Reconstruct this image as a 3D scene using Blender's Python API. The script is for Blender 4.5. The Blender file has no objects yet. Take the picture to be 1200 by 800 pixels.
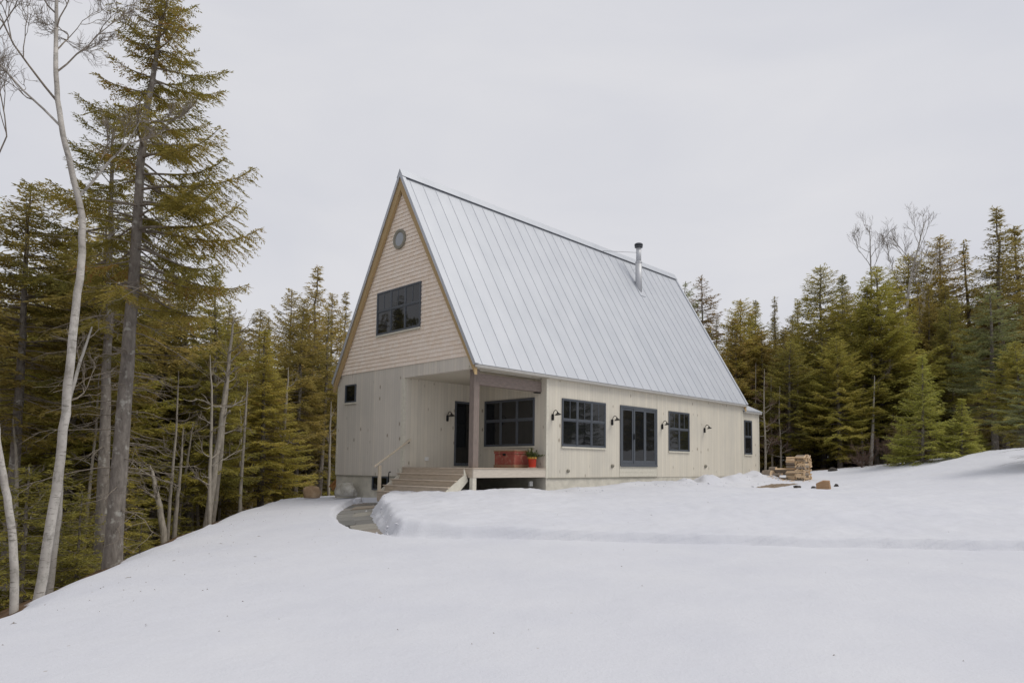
import bpy, bmesh, math, random
import numpy as np
from mathutils import Vector, Matrix

sc = bpy.context.scene
col = sc.collection
R = math.radians

# ------------------------------------------------------------------ camera
ZC = 1.6                                   # eye height above the snow at the photographer's feet
F_PX, CX, CY = 802.13, 648.93, 487.12      # solved from the house's vanishing lines (1200 x 800 photo)
PITCH, ROLL = 0.0732, 0.0085
TH, HX0, HY0 = 0.743, -2.3288, 20.0085     # house corner and heading

cam_d = bpy.data.cameras.new("camera")
cam = bpy.data.objects.new("camera", cam_d)
col.objects.link(cam)
sc.camera = cam
cam_d.sensor_width = 36.0
cam_d.lens = F_PX / 1200 * 36.0
cam_d.shift_x = (600 - CX) / 1200
cam_d.shift_y = (CY - 400) / 1200
cam_d.clip_start = 0.05
cam_d.clip_end = 3000
cam.matrix_world = Matrix.Translation((0, 0, ZC)) @ Matrix.Rotation(math.pi / 2 + PITCH, 4, 'X') @ Matrix.Rotation(ROLL, 4, 'Z')

# ------------------------------------------------------------------ sky and sun (overcast)
SUN_EL, SUN_AZ = R(56), R(102)             # azimuth clockwise from +Y
world = bpy.data.worlds.new("World")
sc.world = world
world.use_nodes = True
wn = world.node_tree
wn.nodes.clear()
def wnode(t, **kw):
    n = wn.nodes.new(t)
    for k, v in kw.items():
        setattr(n, k, v)
    return n
w_out = wnode('ShaderNodeOutputWorld')
w_bg = wnode('ShaderNodeBackground')
w_bg.inputs['Strength'].default_value = 0.1
w_sky = wnode('ShaderNodeTexSky', sky_type='NISHITA', sun_disc=False)
w_sky.sun_elevation = SUN_EL
w_sky.sun_rotation = SUN_AZ
w_sky.air_density = 1.0
w_sky.dust_density = 4.0
w_hsv = wnode('ShaderNodeHueSaturation')
w_hsv.inputs['Saturation'].default_value = 0.3
w_tc = wnode('ShaderNodeTexCoord')
w_map = wnode('ShaderNodeMapping')
w_map.inputs['Scale'].default_value = (1.0, 1.0, 2.6)
w_noise = wnode('ShaderNodeTexNoise')
w_noise.inputs['Scale'].default_value = 2.2
w_noise.inputs['Detail'].default_value = 5
w_noise.inputs['Roughness'].default_value = 0.5
w_noise.inputs['Distortion'].default_value = 0.4
w_ramp = wnode('ShaderNodeValToRGB')
w_ramp.color_ramp.elements[0].position = 0.3
w_ramp.color_ramp.elements[0].color = (0.615, 0.625, 0.678, 1)
w_ramp.color_ramp.elements[1].position = 0.68
w_ramp.color_ramp.elements[1].color = (0.70, 0.70, 0.73, 1)
w_scale = wnode('ShaderNodeVectorMath', operation='SCALE')
w_scale.inputs['Scale'].default_value = 8.7
w_mix = wnode('ShaderNodeMix', data_type='RGBA')
w_mix.inputs['Factor'].default_value = 0.93
L = wn.links
L.new(w_tc.outputs['Generated'], w_map.inputs['Vector'])
L.new(w_map.outputs['Vector'], w_noise.inputs['Vector'])
L.new(w_noise.outputs['Fac'], w_ramp.inputs['Fac'])
L.new(w_ramp.outputs['Color'], w_scale.inputs[0])
L.new(w_sky.outputs['Color'], w_hsv.inputs['Color'])
L.new(w_hsv.outputs['Color'], w_mix.inputs['A'])
L.new(w_scale.outputs['Vector'], w_mix.inputs['B'])
L.new(w_mix.outputs['Result'], w_bg.inputs['Color'])
L.new(w_bg.outputs['Background'], w_out.inputs['Surface'])

sun_d = bpy.data.lights.new("sun", 'SUN')
sun_d.energy = 1.25
sun_d.angle = R(28)
sun_d.color = (1.0, 0.95, 0.87)
sun = bpy.data.objects.new("sun", sun_d)
sd = Vector((math.sin(SUN_AZ) * math.cos(SUN_EL), math.cos(SUN_AZ) * math.cos(SUN_EL), math.sin(SUN_EL)))
sun.rotation_euler = (-sd).to_track_quat('-Z', 'Y').to_euler()
sun.location = sd * 50
col.objects.link(sun)

vs = sc.view_settings
vs.view_transform = 'Standard'
vs.look = 'None'
vs.exposure = 0.31
vs.gamma = 1.0
vs.use_curve_mapping = False
sc.cycles.max_bounces = 6
sc.cycles.transparent_max_bounces = 8

# ------------------------------------------------------------------ helpers
def tag(o, label=None, cat=None, group=None, kind=None):
    if label: o['label'] = label
    if cat: o['category'] = cat
    if group: o['group'] = group
    if kind: o['kind'] = kind
    return o

def empty(name, loc, rz=0.0):
    o = bpy.data.objects.new(name, None)
    o.empty_display_size = 0.2
    o.location = loc
    o.rotation_euler = (0, 0, rz)
    col.objects.link(o)
    return o

def children(o):
    return [c for c in bpy.data.objects if c.parent == o]

def copy_tree(o, kids=None, parent=None):
    c = o.copy()
    col.objects.link(c)
    if parent: c.parent = parent
    for k in (kids if kids is not None else children(o)):
        d = k.copy()
        col.objects.link(d)
        d.parent = c
    return c

class MB:
    """collects solids and links them as one mesh object"""
    def __init__(s):
        s.v, s.f, s.m = [], [], []
    def add(s, verts, faces, mi=0):
        b = len(s.v)
        s.v += [tuple(v) for v in verts]
        s.f += [tuple(b + i for i in f) for f in faces]
        s.m += [mi] * len(faces)
        return s
    def box(s, x0, x1, y0, y1, z0, z1, mi=0):
        return s.add([(x0,y0,z0),(x1,y0,z0),(x1,y1,z0),(x0,y1,z0),(x0,y0,z1),(x1,y0,z1),(x1,y1,z1),(x0,y1,z1)],
                     [(0,3,2,1),(4,5,6,7),(0,1,5,4),(1,2,6,5),(2,3,7,6),(3,0,4,7)], mi)
    def prism(s, poly, axis, a0, a1, mi=0):
        """poly in the two other axes; axis 0: (y,z), 1: (x,z), 2: (x,y)"""
        def P(p, a):
            return (a, p[0], p[1]) if axis == 0 else (p[0], a, p[1]) if axis == 1 else (p[0], p[1], a)
        n = len(poly)
        vs_ = [P(p, a0) for p in poly] + [P(p, a1) for p in poly]
        fs = [tuple(range(n)), tuple(range(2*n-1, n-1, -1))] + [(i, n+i, n+(i+1)%n, (i+1)%n) for i in range(n)]
        return s.add(vs_, fs, mi)
    def tube(s, pts, rad, n=8, cap=True, mi=0):
        pts = [Vector(p) for p in pts]
        if not hasattr(rad, '__len__'): rad = [rad]*len(pts)
        vs_, fs = [], []
        t0 = (pts[1]-pts[0]).normalized()
        up = Vector((0,0,1)) if abs(t0.z) < 0.9 else Vector((1,0,0))
        u = t0.cross(up).normalized()
        for i, p in enumerate(pts):
            t = (pts[min(i+1,len(pts)-1)] - pts[max(i-1,0)]).normalized()
            u = (u - t*u.dot(t)).normalized()
            w = t.cross(u)
            for k in range(n):
                a = 2*math.pi*k/n
                vs_.append(p + (u*math.cos(a)+w*math.sin(a))*rad[i])
        for i in range(len(pts)-1):
            for k in range(n):
                fs.append((i*n+k, i*n+(k+1)%n, (i+1)*n+(k+1)%n, (i+1)*n+k))
        if cap:
            fs.append(tuple(range(n-1,-1,-1)))
            fs.append(tuple((len(pts)-1)*n+k for k in range(n)))
        return s.add(vs_, fs, mi)
    def build(s, name, mat, parent=None, smooth=False, bevel=0.0, seg=1):
        me = bpy.data.meshes.new(name)
        me.from_pydata(s.v, [], s.f)
        mats = mat if isinstance(mat, (list, tuple)) else [mat]
        for m_ in mats: me.materials.append(m_)
        if len(mats) > 1: me.polygons.foreach_set('material_index', s.m)
        bm = bmesh.new(); bm.from_mesh(me)
        bmesh.ops.recalc_face_normals(bm, faces=bm.faces)
        bm.to_mesh(me); bm.free()
        if smooth: me.polygons.foreach_set('use_smooth', [True]*len(me.polygons))
        me.update()
        o = bpy.data.objects.new(name, me)
        col.objects.link(o)
        if parent: o.parent = parent
        if bevel:
            b = o.modifiers.new('edge', 'BEVEL'); b.width = bevel; b.segments = seg; b.limit_method = 'ANGLE'; b.angle_limit = R(40)
        return o

def np_mesh(name, verts, faces, mats, smooth=False, attr=None, parent=None, face_mat=None):
    """verts (n,3), faces (m,k) of one size k"""
    me = bpy.data.meshes.new(name)
    n, (m_, k) = len(verts), faces.shape
    me.vertices.add(n); me.vertices.foreach_set('co', np.ascontiguousarray(verts, np.float32).ravel())
    me.loops.add(m_*k); me.loops.foreach_set('vertex_index', np.ascontiguousarray(faces, np.int32).ravel())
    me.polygons.add(m_); me.polygons.foreach_set('loop_start', np.arange(0, m_*k, k, dtype=np.int32))
    if smooth: me.polygons.foreach_set('use_smooth', np.ones(m_, bool))
    for mm in (mats if isinstance(mats, (list, tuple)) else [mats]): me.materials.append(mm)
    if face_mat is not None: me.polygons.foreach_set('material_index', face_mat.astype(np.int32))
    if attr:
        for an, (dom, arr) in attr.items():
            a = me.attributes.new(an, 'FLOAT', dom); a.data.foreach_set('value', np.ascontiguousarray(arr, np.float32))
    me.update(calc_edges=True); me.validate()
    o = bpy.data.objects.new(name, me); col.objects.link(o)
    if parent: o.parent = parent
    return o

# value noise
def _h(ix, iy, s):
    n = (ix.astype(np.int64)*374761393 + iy.astype(np.int64)*668265263 + s*974634777) & 0x7fffffff
    n = ((n ^ (n >> 13))*1274126177) & 0x7fffffff
    n = (n ^ (n >> 16)) & 0xffff
    return n/65535.0
def vnoise(x, y, s=0):
    x = np.asarray(x, float); y = np.asarray(y, float)
    ix, iy = np.floor(x), np.floor(y); fx, fy = x-ix, y-iy
    fx = fx*fx*fx*(fx*(fx*6-15)+10); fy = fy*fy*fy*(fy*(fy*6-15)+10)
    a = _h(ix,iy,s); b = _h(ix+1,iy,s); c = _h(ix,iy+1,s); d = _h(ix+1,iy+1,s)
    return (a+(b-a)*fx)*(1-fy)+(c+(d-c)*fx)*fy
def fbm(x, y, s=0, o=4):
    t = 0; a = 0.5; fr = 1.0
    for i in range(o):
        t = t + a*(vnoise(np.asarray(x)*fr, np.asarray(y)*fr, s+i)-0.5); a *= .5; fr *= 2.03
    return t*2            # about -1..1
def sstep(a, b, x):
    t = np.clip((x-a)/(b-a), 0, 1); return t*t*(3-2*t)

# ------------------------------------------------------------------ materials
def mat(name, color=(.5,.5,.5), rough=.7, metal=0.0, spec=.3):
    m_ = bpy.data.materials.new(name); m_.use_nodes = True
    b = m_.node_tree.nodes['Principled BSDF']
    b.inputs['Base Color'].default_value = (*color, 1); b.inputs['Roughness'].default_value = rough
    b.inputs['Metallic'].default_value = metal; b.inputs['Specular IOR Level'].default_value = spec
    return m_
class NT:
    """small node-tree writer"""
    def __init__(s, m_): s.t = m_.node_tree; s.b = s.t.nodes['Principled BSDF']
    def n(s, t, ins=None, **kw):
        nd = s.t.nodes.new(t)
        for k, v in kw.items(): setattr(nd, k, v)
        for k, v in (ins or {}).items():
            if isinstance(v, bpy.types.NodeSocket): s.t.links.new(v, nd.inputs[k])
            else: nd.inputs[k].default_value = v
        return nd
    def coord(s, k='Object'): return s.n('ShaderNodeTexCoord').outputs[k]
    def noise(s, vec, scale, detail=4, rough=.55, sc3=None):
        if sc3 is not None: vec = s.n('ShaderNodeMapping', {'Vector': vec, 'Scale': sc3}).outputs[0]
        return s.n('ShaderNodeTexNoise', {'Vector': vec, 'Scale': scale, 'Detail': detail, 'Roughness': rough}).outputs['Fac']
    def ramp(s, fac, stops):
        r = s.n('ShaderNodeValToRGB', {'Fac': fac}); cr = r.color_ramp
        while len(cr.elements) < len(stops): cr.elements.new(.5)
        for e, (p, c) in zip(cr.elements, stops):
            e.position = p; e.color = (*c, 1) if len(c) == 3 else c
        return r.outputs['Color']
    def mix(s, fac, a, b, mode='MIX'):
        nd = s.n('ShaderNodeMix', data_type='RGBA', blend_type=mode)
        for k, v in (('Factor', fac), ('A', a), ('B', b)):
            if isinstance(v, bpy.types.NodeSocket): s.t.links.new(v, nd.inputs[k])
            else: nd.inputs[k].default_value = v if k == 'Factor' else ((*v, 1) if len(v) == 3 else v)
        return nd.outputs['Result']
    def math(s, op, a, b=0.0, c=None):
        nd = s.n('ShaderNodeMath', operation=op)
        for i, v in enumerate((a, b) if c is None else (a, b, c)):
            if isinstance(v, bpy.types.NodeSocket): s.t.links.new(v, nd.inputs[i])
            else: nd.inputs[i].default_value = v
        return nd.outputs[0]
    def link(s, a, k): s.t.links.new(a, s.b.inputs[k])
    def bump(s, h, strength=.3, dist=.01):
        s.link(s.n('ShaderNodeBump', {'Height': h, 'Strength': strength, 'Distance': dist}).outputs[0], 'Normal')

def siding_mat(name, axis, c0, c1, knot=.55, w=.14):
    """vertical stained boards; axis: the house axis the wall runs along"""
    m_ = mat(name, rough=.75, spec=.2); t = NT(m_)
    xyz = t.n('ShaderNodeSeparateXYZ', {'Vector': t.coord()})
    a = xyz.outputs[axis]; z = xyz.outputs['Z']
    u = t.math('DIVIDE', a, w)
    idx = t.math('FLOOR', u); fr = t.math('FRACT', u)
    rnd = t.n('ShaderNodeTexWhiteNoise', {'W': idx}, noise_dimensions='1D')
    rv = rnd.outputs['Value']
    vec = t.n('ShaderNodeCombineXYZ', {'X': t.math('MULTIPLY', u, 1.0), 'Y': t.math('MULTIPLY', rv, 37.0), 'Z': t.math('MULTIPLY', z, .35)}).outputs[0]
    big = t.noise(vec, 1.4, 3)
    grain = t.noise(vec, 9.0, 4, sc3=(3.0, 1, .8))
    base = t.ramp(big, [(.28, c0), (.72, c1)])
    base = t.mix(t.math('MULTIPLY', t.math('SUBTRACT', rv, .5), .38), base, (.66,.59,.46), 'MIX')
    base = t.mix(t.math('MULTIPLY', grain, .28), base, (.34,.32,.27))
    # tone of single boards
    tone = t.math('ADD', t.math('MULTIPLY', rv, .10), .94)
    base = t.mix(1.0, base, t.n('ShaderNodeCombineColor', {'Red': tone, 'Green': tone, 'Blue': tone}).outputs[0], 'MULTIPLY')
    # knots
    kv = t.n('ShaderNodeCombineXYZ', {'X': t.math('MULTIPLY', a, 3.1), 'Y': t.math('MULTIPLY', rv, 9.0), 'Z': t.math('MULTIPLY', z, 1.9)}).outputs[0]
    vo = t.n('ShaderNodeTexVoronoi', {'Vector': kv, 'Scale': 1.0, 'Randomness': 1.0})
    sel = t.math('GREATER_THAN', t.n('ShaderNodeSeparateColor', {'Color': vo.outputs['Color']}).outputs[0], 1-knot)
    kd = t.math('MULTIPLY', t.n('ShaderNodeMapRange', {'Value': vo.outputs['Distance'], 'From Min': .07, 'From Max': .17, 'To Min': 1.0, 'To Max': 0.0}).outputs[0], sel)
    base = t.mix(t.math('MULTIPLY', kd, .75), base, (.19,.14,.085))
    # board joints
    e = t.math('MINIMUM', fr, t.math('SUBTRACT', 1.0, fr))
    gap = t.n('ShaderNodeMapRange', {'Value': e, 'From Min': .012, 'From Max': .04, 'To Min': 1.0, 'To Max': 0.0}).outputs[0]
    wz = t.noise(t.coord(), .55, 4, .6, (1,1,.8))
    wm = t.n('ShaderNodeMapRange', {'Value': wz, 'From Min': .48, 'From Max': .66}).outputs[0]
    base = t.mix(t.math('MULTIPLY', wm, .30), base, (.44,.425,.385))
    base = t.mix(t.math('MULTIPLY', gap, .33), base, (.16,.145,.12))
    t.link(base, 'Base Color')
    t.bump(t.math('SUBTRACT', t.math('MULTIPLY', grain, .15), gap), .5, .006)
    return m_

M = {}
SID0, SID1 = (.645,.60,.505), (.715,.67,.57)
M['siding_gable'] = siding_mat('grey_vertical_siding', 'Y', (.62,.575,.51), (.71,.66,.585), knot=.85)  # slightly greyer board tint than the porch and long walls
M['siding_porch'] = siding_mat('porch_vertical_siding', 'Y', SID0, SID1, knot=.4)
M['siding_long'] = siding_mat('vertical_siding_long', 'X', SID0, SID1, knot=.5)
def trim_mat(name, c, var=.12, rough=.7, sc3=(1,1,1), scale=14, spec=.25):
    m_ = mat(name, c, rough, spec=spec); t = NT(m_)
    f = t.noise(t.coord(), scale, 5, .6, sc3)
    d = tuple(x*(1-var*2) for x in c); l_ = tuple(min(1, x*(1+var)) for x in c)
    t.link(t.ramp(f, [(.3, d), (.7, l_)]), 'Base Color'); t.bump(f, .2, .004)
    return m_
M['trim'] = trim_mat('pale_stained_trim', (.62,.59,.5), .06)
M['fascia'] = trim_mat('fascia_board', (.40,.39,.365), .05)
M['soffit'] = trim_mat('soffit_board', (.58,.54,.45), .06, sc3=(1,6,1))
M['rake'] = trim_mat('bare_rake_board', (.46,.33,.17), .12, sc3=(4,2,2))
M['beam'] = trim_mat('grey_brown_timber', (.235,.19,.165), .14, sc3=(1,6,6), scale=6)
M['post'] = trim_mat('grey_brown_post', (.235,.19,.165), .14, sc3=(7,7,.7), scale=6)
M['deck'] = trim_mat('deck_timber', (.52,.44,.35), .1, sc3=(6,.8,6), scale=5)
M['riser'] = trim_mat('riser_timber', (.50,.42,.33), .1, sc3=(6,.7,6), scale=5)
M['rim'] = trim_mat('rim_timber', (.58,.52,.44), .08, sc3=(.7,6,6), scale=5)
M['rail'] = trim_mat('rail_timber', (.60,.52,.40), .1, sc3=(2,6,6), scale=6)
M['fresh_wood'] = trim_mat('fresh_orange_timber', (.48,.25,.09), .12, sc3=(3,3,3))
M['concrete'] = trim_mat('foundation_concrete', (.58,.55,.47), .1, .85, scale=3)
M['black'] = mat('black_metal', (.012,.012,.013), .45, .3)
M['frame'] = trim_mat('slate_window_frame', (.080,.090,.105), .05, .45, spec=.4)
M['grey_trim'] = trim_mat('grey_painted_trim', (.26,.245,.2), .06)
M['white_plastic'] = mat('white_plastic', (.7,.7,.68), .4)
M['dark_vent'] = mat('dark_vent_mesh', (.16,.165,.175), .8)
M['stove_pipe'] = mat('stainless_pipe', (.52,.53,.55), .5, .35)
M['pipe_cap'] = mat('dark_pipe_cap', (.08,.085,.095), .5, .5)

def glass_mat():
    m_ = mat('dark_window_glass', (.009,.010,.011), .03, spec=.5); t = NT(m_)
    t.b.inputs['IOR'].default_value = 1.5
    f = t.noise(t.coord(), 1.3, 2)
    t.bump(f, .06, .05)
    return m_
M['glass'] = glass_mat()
M['reflect_pane'] = mat('pane_with_painted_reflection', (.30,.32,.34), .08, spec=.5)  # pale grey base paints in the sky's reflection on the round pane

def roof_mat():
    m_ = mat('galvanised_standing_seam', (.66,.685,.72), .42, .35, .4); t = NT(m_)
    co = t.coord()
    xyz = t.n('ShaderNodeSeparateXYZ', {'Vector': co})
    pan = t.math('FLOOR', t.math('DIVIDE', t.math('SUBTRACT', xyz.outputs['X'], .14), .5455))
    rv = t.n('ShaderNodeTexWhiteNoise', {'W': pan}, noise_dimensions='1D').outputs['Value']
    f = t.noise(co, 1.2, 5, .6, (1,1,.35))
    fac = t.math('ADD', t.math('MULTIPLY', f, .8), t.math('MULTIPLY', rv, .2))
    t.link(t.ramp(fac, [(.25,(.455,.478,.515)),(.75,(.505,.525,.56))]), 'Base Color')
    t.link(t.math('ADD', t.math('MULTIPLY', f, .2), .34), 'Roughness')
    t.bump(t.noise(co, .9, 2, .4, (1.6,1,.5)), .12, .03)
    return m_
M['roof'] = roof_mat()
M['flashing'] = mat('metal_flashing', (.55,.57,.6), .45, .4)

def shingle_mat():
    m_ = mat('new_cedar_shingles', rough=.8, spec=.15); t = NT(m_)
    xyz = t.n('ShaderNodeSeparateXYZ', {'Vector': t.coord()})
    row = t.math('FLOOR', t.math('DIVIDE', t.math('SUBTRACT', xyz.outputs['Z'], SH_Z0), SH_H))
    rr = t.n('ShaderNodeTexWhiteNoise', {'W': row}, noise_dimensions='1D').outputs['Value']
    u = t.math('ADD', t.math('DIVIDE', xyz.outputs['Y'], .13), t.math('MULTIPLY', rr, 7.3))
    cell = t.math('FLOOR', u); fr = t.math('FRACT', u)
    v2 = t.n('ShaderNodeCombineXYZ', {'X': cell, 'Y': row}).outputs[0]
    rv = t.n('ShaderNodeTexWhiteNoise', {'Vector': v2}, noise_dimensions='2D').outputs['Value']
    c = t.ramp(rv, [(0,(.84,.72,.60)),(.45,(.885,.775,.67)),(.8,(.90,.81,.715)),(1,(.87,.755,.65))])
    g = t.noise(t.coord(), 20, 4, .6, (1,6,1))
    c = t.mix(t.math('MULTIPLY', g, .2), c, (.42,.31,.2))
    e = t.math('MINIMUM', fr, t.math('SUBTRACT', 1.0, fr))
    gap = t.n('ShaderNodeMapRange', {'Value': e, 'From Min': .02, 'From Max': .05, 'To Min': 1.0, 'To Max': 0.0}).outputs[0]
    c = t.mix(t.math('MULTIPLY', gap, .16), c, (.3,.2,.13))
    t.link(c, 'Base Color'); t.bump(t.math('SUBTRACT', g, gap), .3, .005)
    return m_
SH_Z0, SH_H = 0.0, 0.134

def ground_mat():
    m_ = mat('snow_and_forest_litter', rough=.85, spec=.2); t = NT(m_)
    co = t.coord()
    at = t.n('ShaderNodeAttribute', attribute_name='litter').outputs['Fac']
    dt = t.n('ShaderNodeAttribute', attribute_name='dirt').outputs['Fac']
    n1 = t.noise(co, .6, 3); n2 = t.noise(co, 9, 5, .65)
    snow = t.ramp(n1, [(.3,(.555,.566,.612)),(.7,(.595,.604,.640))])
    spk = t.n('ShaderNodeTexVoronoi', {'Vector': co, 'Scale': 2.3})
    pick = t.math('GREATER_THAN', t.n('ShaderNodeSeparateColor', {'Color': spk.outputs['Color']}).outputs[1], .72)
    dot = t.math('MULTIPLY', t.math('LESS_THAN', spk.outputs['Distance'], .035), pick)
    snow = t.mix(t.math('MULTIPLY', dot, .45), snow, (.25,.19,.11))
    lit = t.ramp(n2, [(.25,(.035,.022,.012)),(.5,(.10,.062,.034)),(.75,(.17,.10,.05))])
    f = t.n('ShaderNodeMapRange', {'Value': t.math('ADD', at, t.math('MULTIPLY', t.math('SUBTRACT', n2, .5), .9)), 'From Min': .42, 'From Max': .58}).outputs[0]
    c = t.mix(f, snow, lit)
    dn = t.noise(co, 5, 5, .6)
    f2 = t.n('ShaderNodeMapRange', {'Value': t.math('ADD', dt, t.math('MULTIPLY', t.math('SUBTRACT', dn, .5), .8)), 'From Min': .42, 'From Max': .58}).outputs[0]
    c = t.mix(f2, c, t.ramp(n2, [(.3,(.12,.09,.06)),(.7,(.27,.21,.15))]))
    t.link(c, 'Base Color')
    h = t.math('ADD', t.math('MULTIPLY', t.noise(co, 3.5, 5, .6), .8), t.math('MULTIPLY', t.noise(co, 30, 4, .65), .3))
    t.bump(h, .45, .05)
    return m_
M['ground'] = ground_mat()

def bark_mat(name, c0, c1, lichen, lf, sc3=(1,1,.35), scale=14):
    m_ = mat(name, rough=.9, spec=.1); t = NT(m_)
    co = t.coord()
    f = t.noise(co, scale, 5, .65, sc3)
    c = t.ramp(f, [(.3, c0), (.7, c1)])
    l_ = t.noise(co, 5.5, 4, .6)
    lm = t.n('ShaderNodeMapRange', {'Value': l_, 'From Min': lf, 'From Max': lf+.1}).outputs[0]
    c = t.mix(t.math('MULTIPLY', lm, .75), c, lichen)
    t.link(c, 'Base Color'); t.bump(f, .8, .02)
    return m_
M['bark'] = bark_mat('spruce_bark', (.12,.104,.09), (.255,.228,.198), (.42,.41,.365), .57)
M['dead_bark'] = bark_mat('dead_grey_bark', (.20,.18,.15), (.40,.36,.30), (.36,.34,.29), .62)
M['twig'] = bark_mat('dry_twig', (.13,.11,.09), (.28,.24,.195), (.36,.34,.28), .62)
M['red_twig'] = bark_mat('reddish_brush_twig', (.11,.075,.06), (.2,.14,.11), (.2,.16,.12), .7)
def birch_mat(name='white_birch_bark', g=1.0):
    m_ = mat(name, rough=.7, spec=.2); t = NT(m_)
    co = t.coord()
    a = t.noise(co, 6, 4, .6, (1,1,5.5))
    b = t.noise(co, 2.2, 4, .6)
    c = t.ramp(b, [(.3,(.30*g,.275*g,.245*g)),(.7,(.56*g,.53*g,.485*g))])
    k = t.n('ShaderNodeMapRange', {'Value': a, 'From Min': .60, 'From Max': .67}).outputs[0]
    c = t.mix(t.math('MULTIPLY', k, .8), c, (.10,.085,.07))
    k2 = t.n('ShaderNodeMapRange', {'Value': t.noise(co, 9, 6, .75, (1,1,.6)), 'From Min': .50, 'From Max': .62}).outputs[0]
    c = t.mix(t.math('MULTIPLY', k2, .62), c, (.20,.19,.165))
    t.link(c, 'Base Color'); t.bump(a, .4, .01)
    return m_
M['birch'] = birch_mat()
M['birch_grey'] = birch_mat('grey_birch_bark', .72)

def leaf_mat(name, stops, transl=.25):
    m_ = bpy.data.materials.new(name); m_.use_nodes = True
    t = NT(m_); t.b.inputs['Roughness'].default_value = .6; t.b.inputs['Specular IOR Level'].default_value = .2
    tint = t.n('ShaderNodeAttribute', attribute_name='tint').outputs['Fac']
    oi = t.n('ShaderNodeObjectInfo').outputs['Random']
    f = t.math('SUBTRACT', t.math('ADD', t.math('MULTIPLY', tint, .72), t.math('MULTIPLY', oi, .42)), .10)
    c = t.ramp(f, stops)
    t.link(c, 'Base Color')
    tr = t.n('ShaderNodeBsdfTranslucent', {'Color': c})
    mx = t.n('ShaderNodeMixShader', {'Fac': transl})
    t.t.links.new(t.b.outputs[0], mx.inputs[1]); t.t.links.new(tr.outputs[0], mx.inputs[2])
    t.t.links.new(mx.outputs[0], t.t.nodes['Material Output'].inputs['Surface'])
    return m_
M['olive'] = leaf_mat('olive_spruce_needles', [(0,(0.173,0.152,0.052)),(.35,(0.310,0.256,0.075)),(.7,(0.446,0.347,0.102)),(.93,(0.521,0.401,0.135)),(1,(0.446,0.256,0.122))], .45)
M['green'] = leaf_mat('green_spruce_needles', [(0,(0.180,0.173,0.052)),(.35,(0.333,0.303,0.075)),(.7,(0.488,0.414,0.094)),(.95,(0.590,0.470,0.135)),(1,(0.436,0.260,0.108))], .45)
M['young'] = leaf_mat('young_fir_needles', [(0,(0.242,0.264,0.056)),(.5,(0.436,0.432,0.098)),(1,(0.606,0.540,0.154))], .45)
M['yellow'] = leaf_mat('yellow_green_needles', [(0,(0.203,0.205,0.049)),(.5,(0.395,0.364,0.080)),(1,(0.598,0.493,0.135))], .45)
M['dark_olive'] = leaf_mat('dark_olive_needles', [(0,(0.096,0.096,0.026)),(.35,(0.186,0.166,0.039)),(.7,(0.305,0.251,0.057)),(.93,(0.407,0.310,0.078)),(1,(0.339,0.182,0.061))], .42)
M['bluish'] = leaf_mat('bluish_spruce_needles', [(0,(.13,.16,.07)),(.5,(.26,.28,.12)),(1,(.42,.42,.22))], .4)
M['brown_needles'] = leaf_mat('browning_needles', [(0,(.15,.12,.05)),(.5,(.28,.20,.08)),(1,(.38,.25,.11))], .4)

# ------------------------------------------------------------------ ground
def h2w(x, y, z=0.0):
    s, c = math.sin(TH), math.cos(TH)
    return (HX0 + x*s - y*c, HY0 + x*c + y*s, z + ZC)

BASE = np.array([  # X, Y, z relative to the eye; the lower snow surface
    (0,0,-1.60),(0,4,-1.58),(-4,5,-1.66),(4,5,-1.54),(10,5,-1.45),(-7,5,-1.80),(-6.25,7.7,-1.75),(-6.5,9.3,-1.70),(-6.9,11,-1.65),(-7.3,13.1,-1.60),
    (-8.3,17.3,-1.46),(-9.0,21,-1.38),(-9.5,25.5,-1.25),(-3,9,-1.56),(0,10,-1.48),(6,9,-1.42),(-3.4,13.8,-1.38),(-5.5,18,-1.26),(-6.7,23.5,-1.14),(-7.7,25.2,-1.22),
    (0,13.5,-1.38),(5.65,12.9,-1.38),(8.35,12.15,-1.38),(14,11,-1.32),(20,9,-1.2),
    (-3.0,19.2,-1.04),(-1.0,19.5,-.98),(.2,21.8,-1.00),(2.5,24.3,-.84),(4.9,26.2,-.76),(7.0,28,-.90),(9,30,-.62),(10.0,33.3,-.42),(10.2,26,-.90),(10.7,31,-.60),
    (0.5,16.5,-1.2),(6,17,-1.12),(12,17,-1.08),(12,22,-.90),(16,24,-.55),(18,30,.22),(14,34,-.30),(16.6,38,.05),(18.5,37,.28),(20.2,36,.60),(21.2,34,.78),(20.7,31,.76),
    (24,34,.9),(26,28,.85),(24,20,.1),(30,12,-.3),(22,42,.35),(30,45,.5),(12,42,-.4),(0,40,-1.2),(-8,36,-1.6),(-4,48,-1.8),(12,60,-.6),(35,60,.4),(50,30,1.0),(50,5,.2),
    (-20,60,-2.0),(-30,20,-1.9),(-30,0,-2.0),(0,-20,-1.7),(40,-20,-.8),(-30,-20,-2.0)], float)
def _tps_fit(P):
    n = len(P); xy = P[:, :2]
    d = np.linalg.norm(xy[:,None]-xy[None], axis=2)
    K = np.where(d > 0, d*d*np.log(np.maximum(d,1e-9)), 0) + np.eye(n)*.6
    Q = np.c_[np.ones(n), xy]
    A = np.block([[K, Q],[Q.T, np.zeros((3,3))]])
    return np.linalg.solve(A, np.r_[P[:,2], 0,0,0])
_W = _tps_fit(BASE)
def base_h(X, Y):
    X = np.clip(X, -45, 55); Y = np.clip(Y, -25, 65)
    out = _W[-3] + _W[-2]*X + _W[-1]*Y
    for i in range(len(BASE)):
        r2 = (X-BASE[i,0])**2 + (Y-BASE[i,1])**2
        out = out + _W[i]*np.where(r2 > 0, .5*r2*np.log(np.maximum(r2,1e-12)), 0)
    return out
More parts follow.
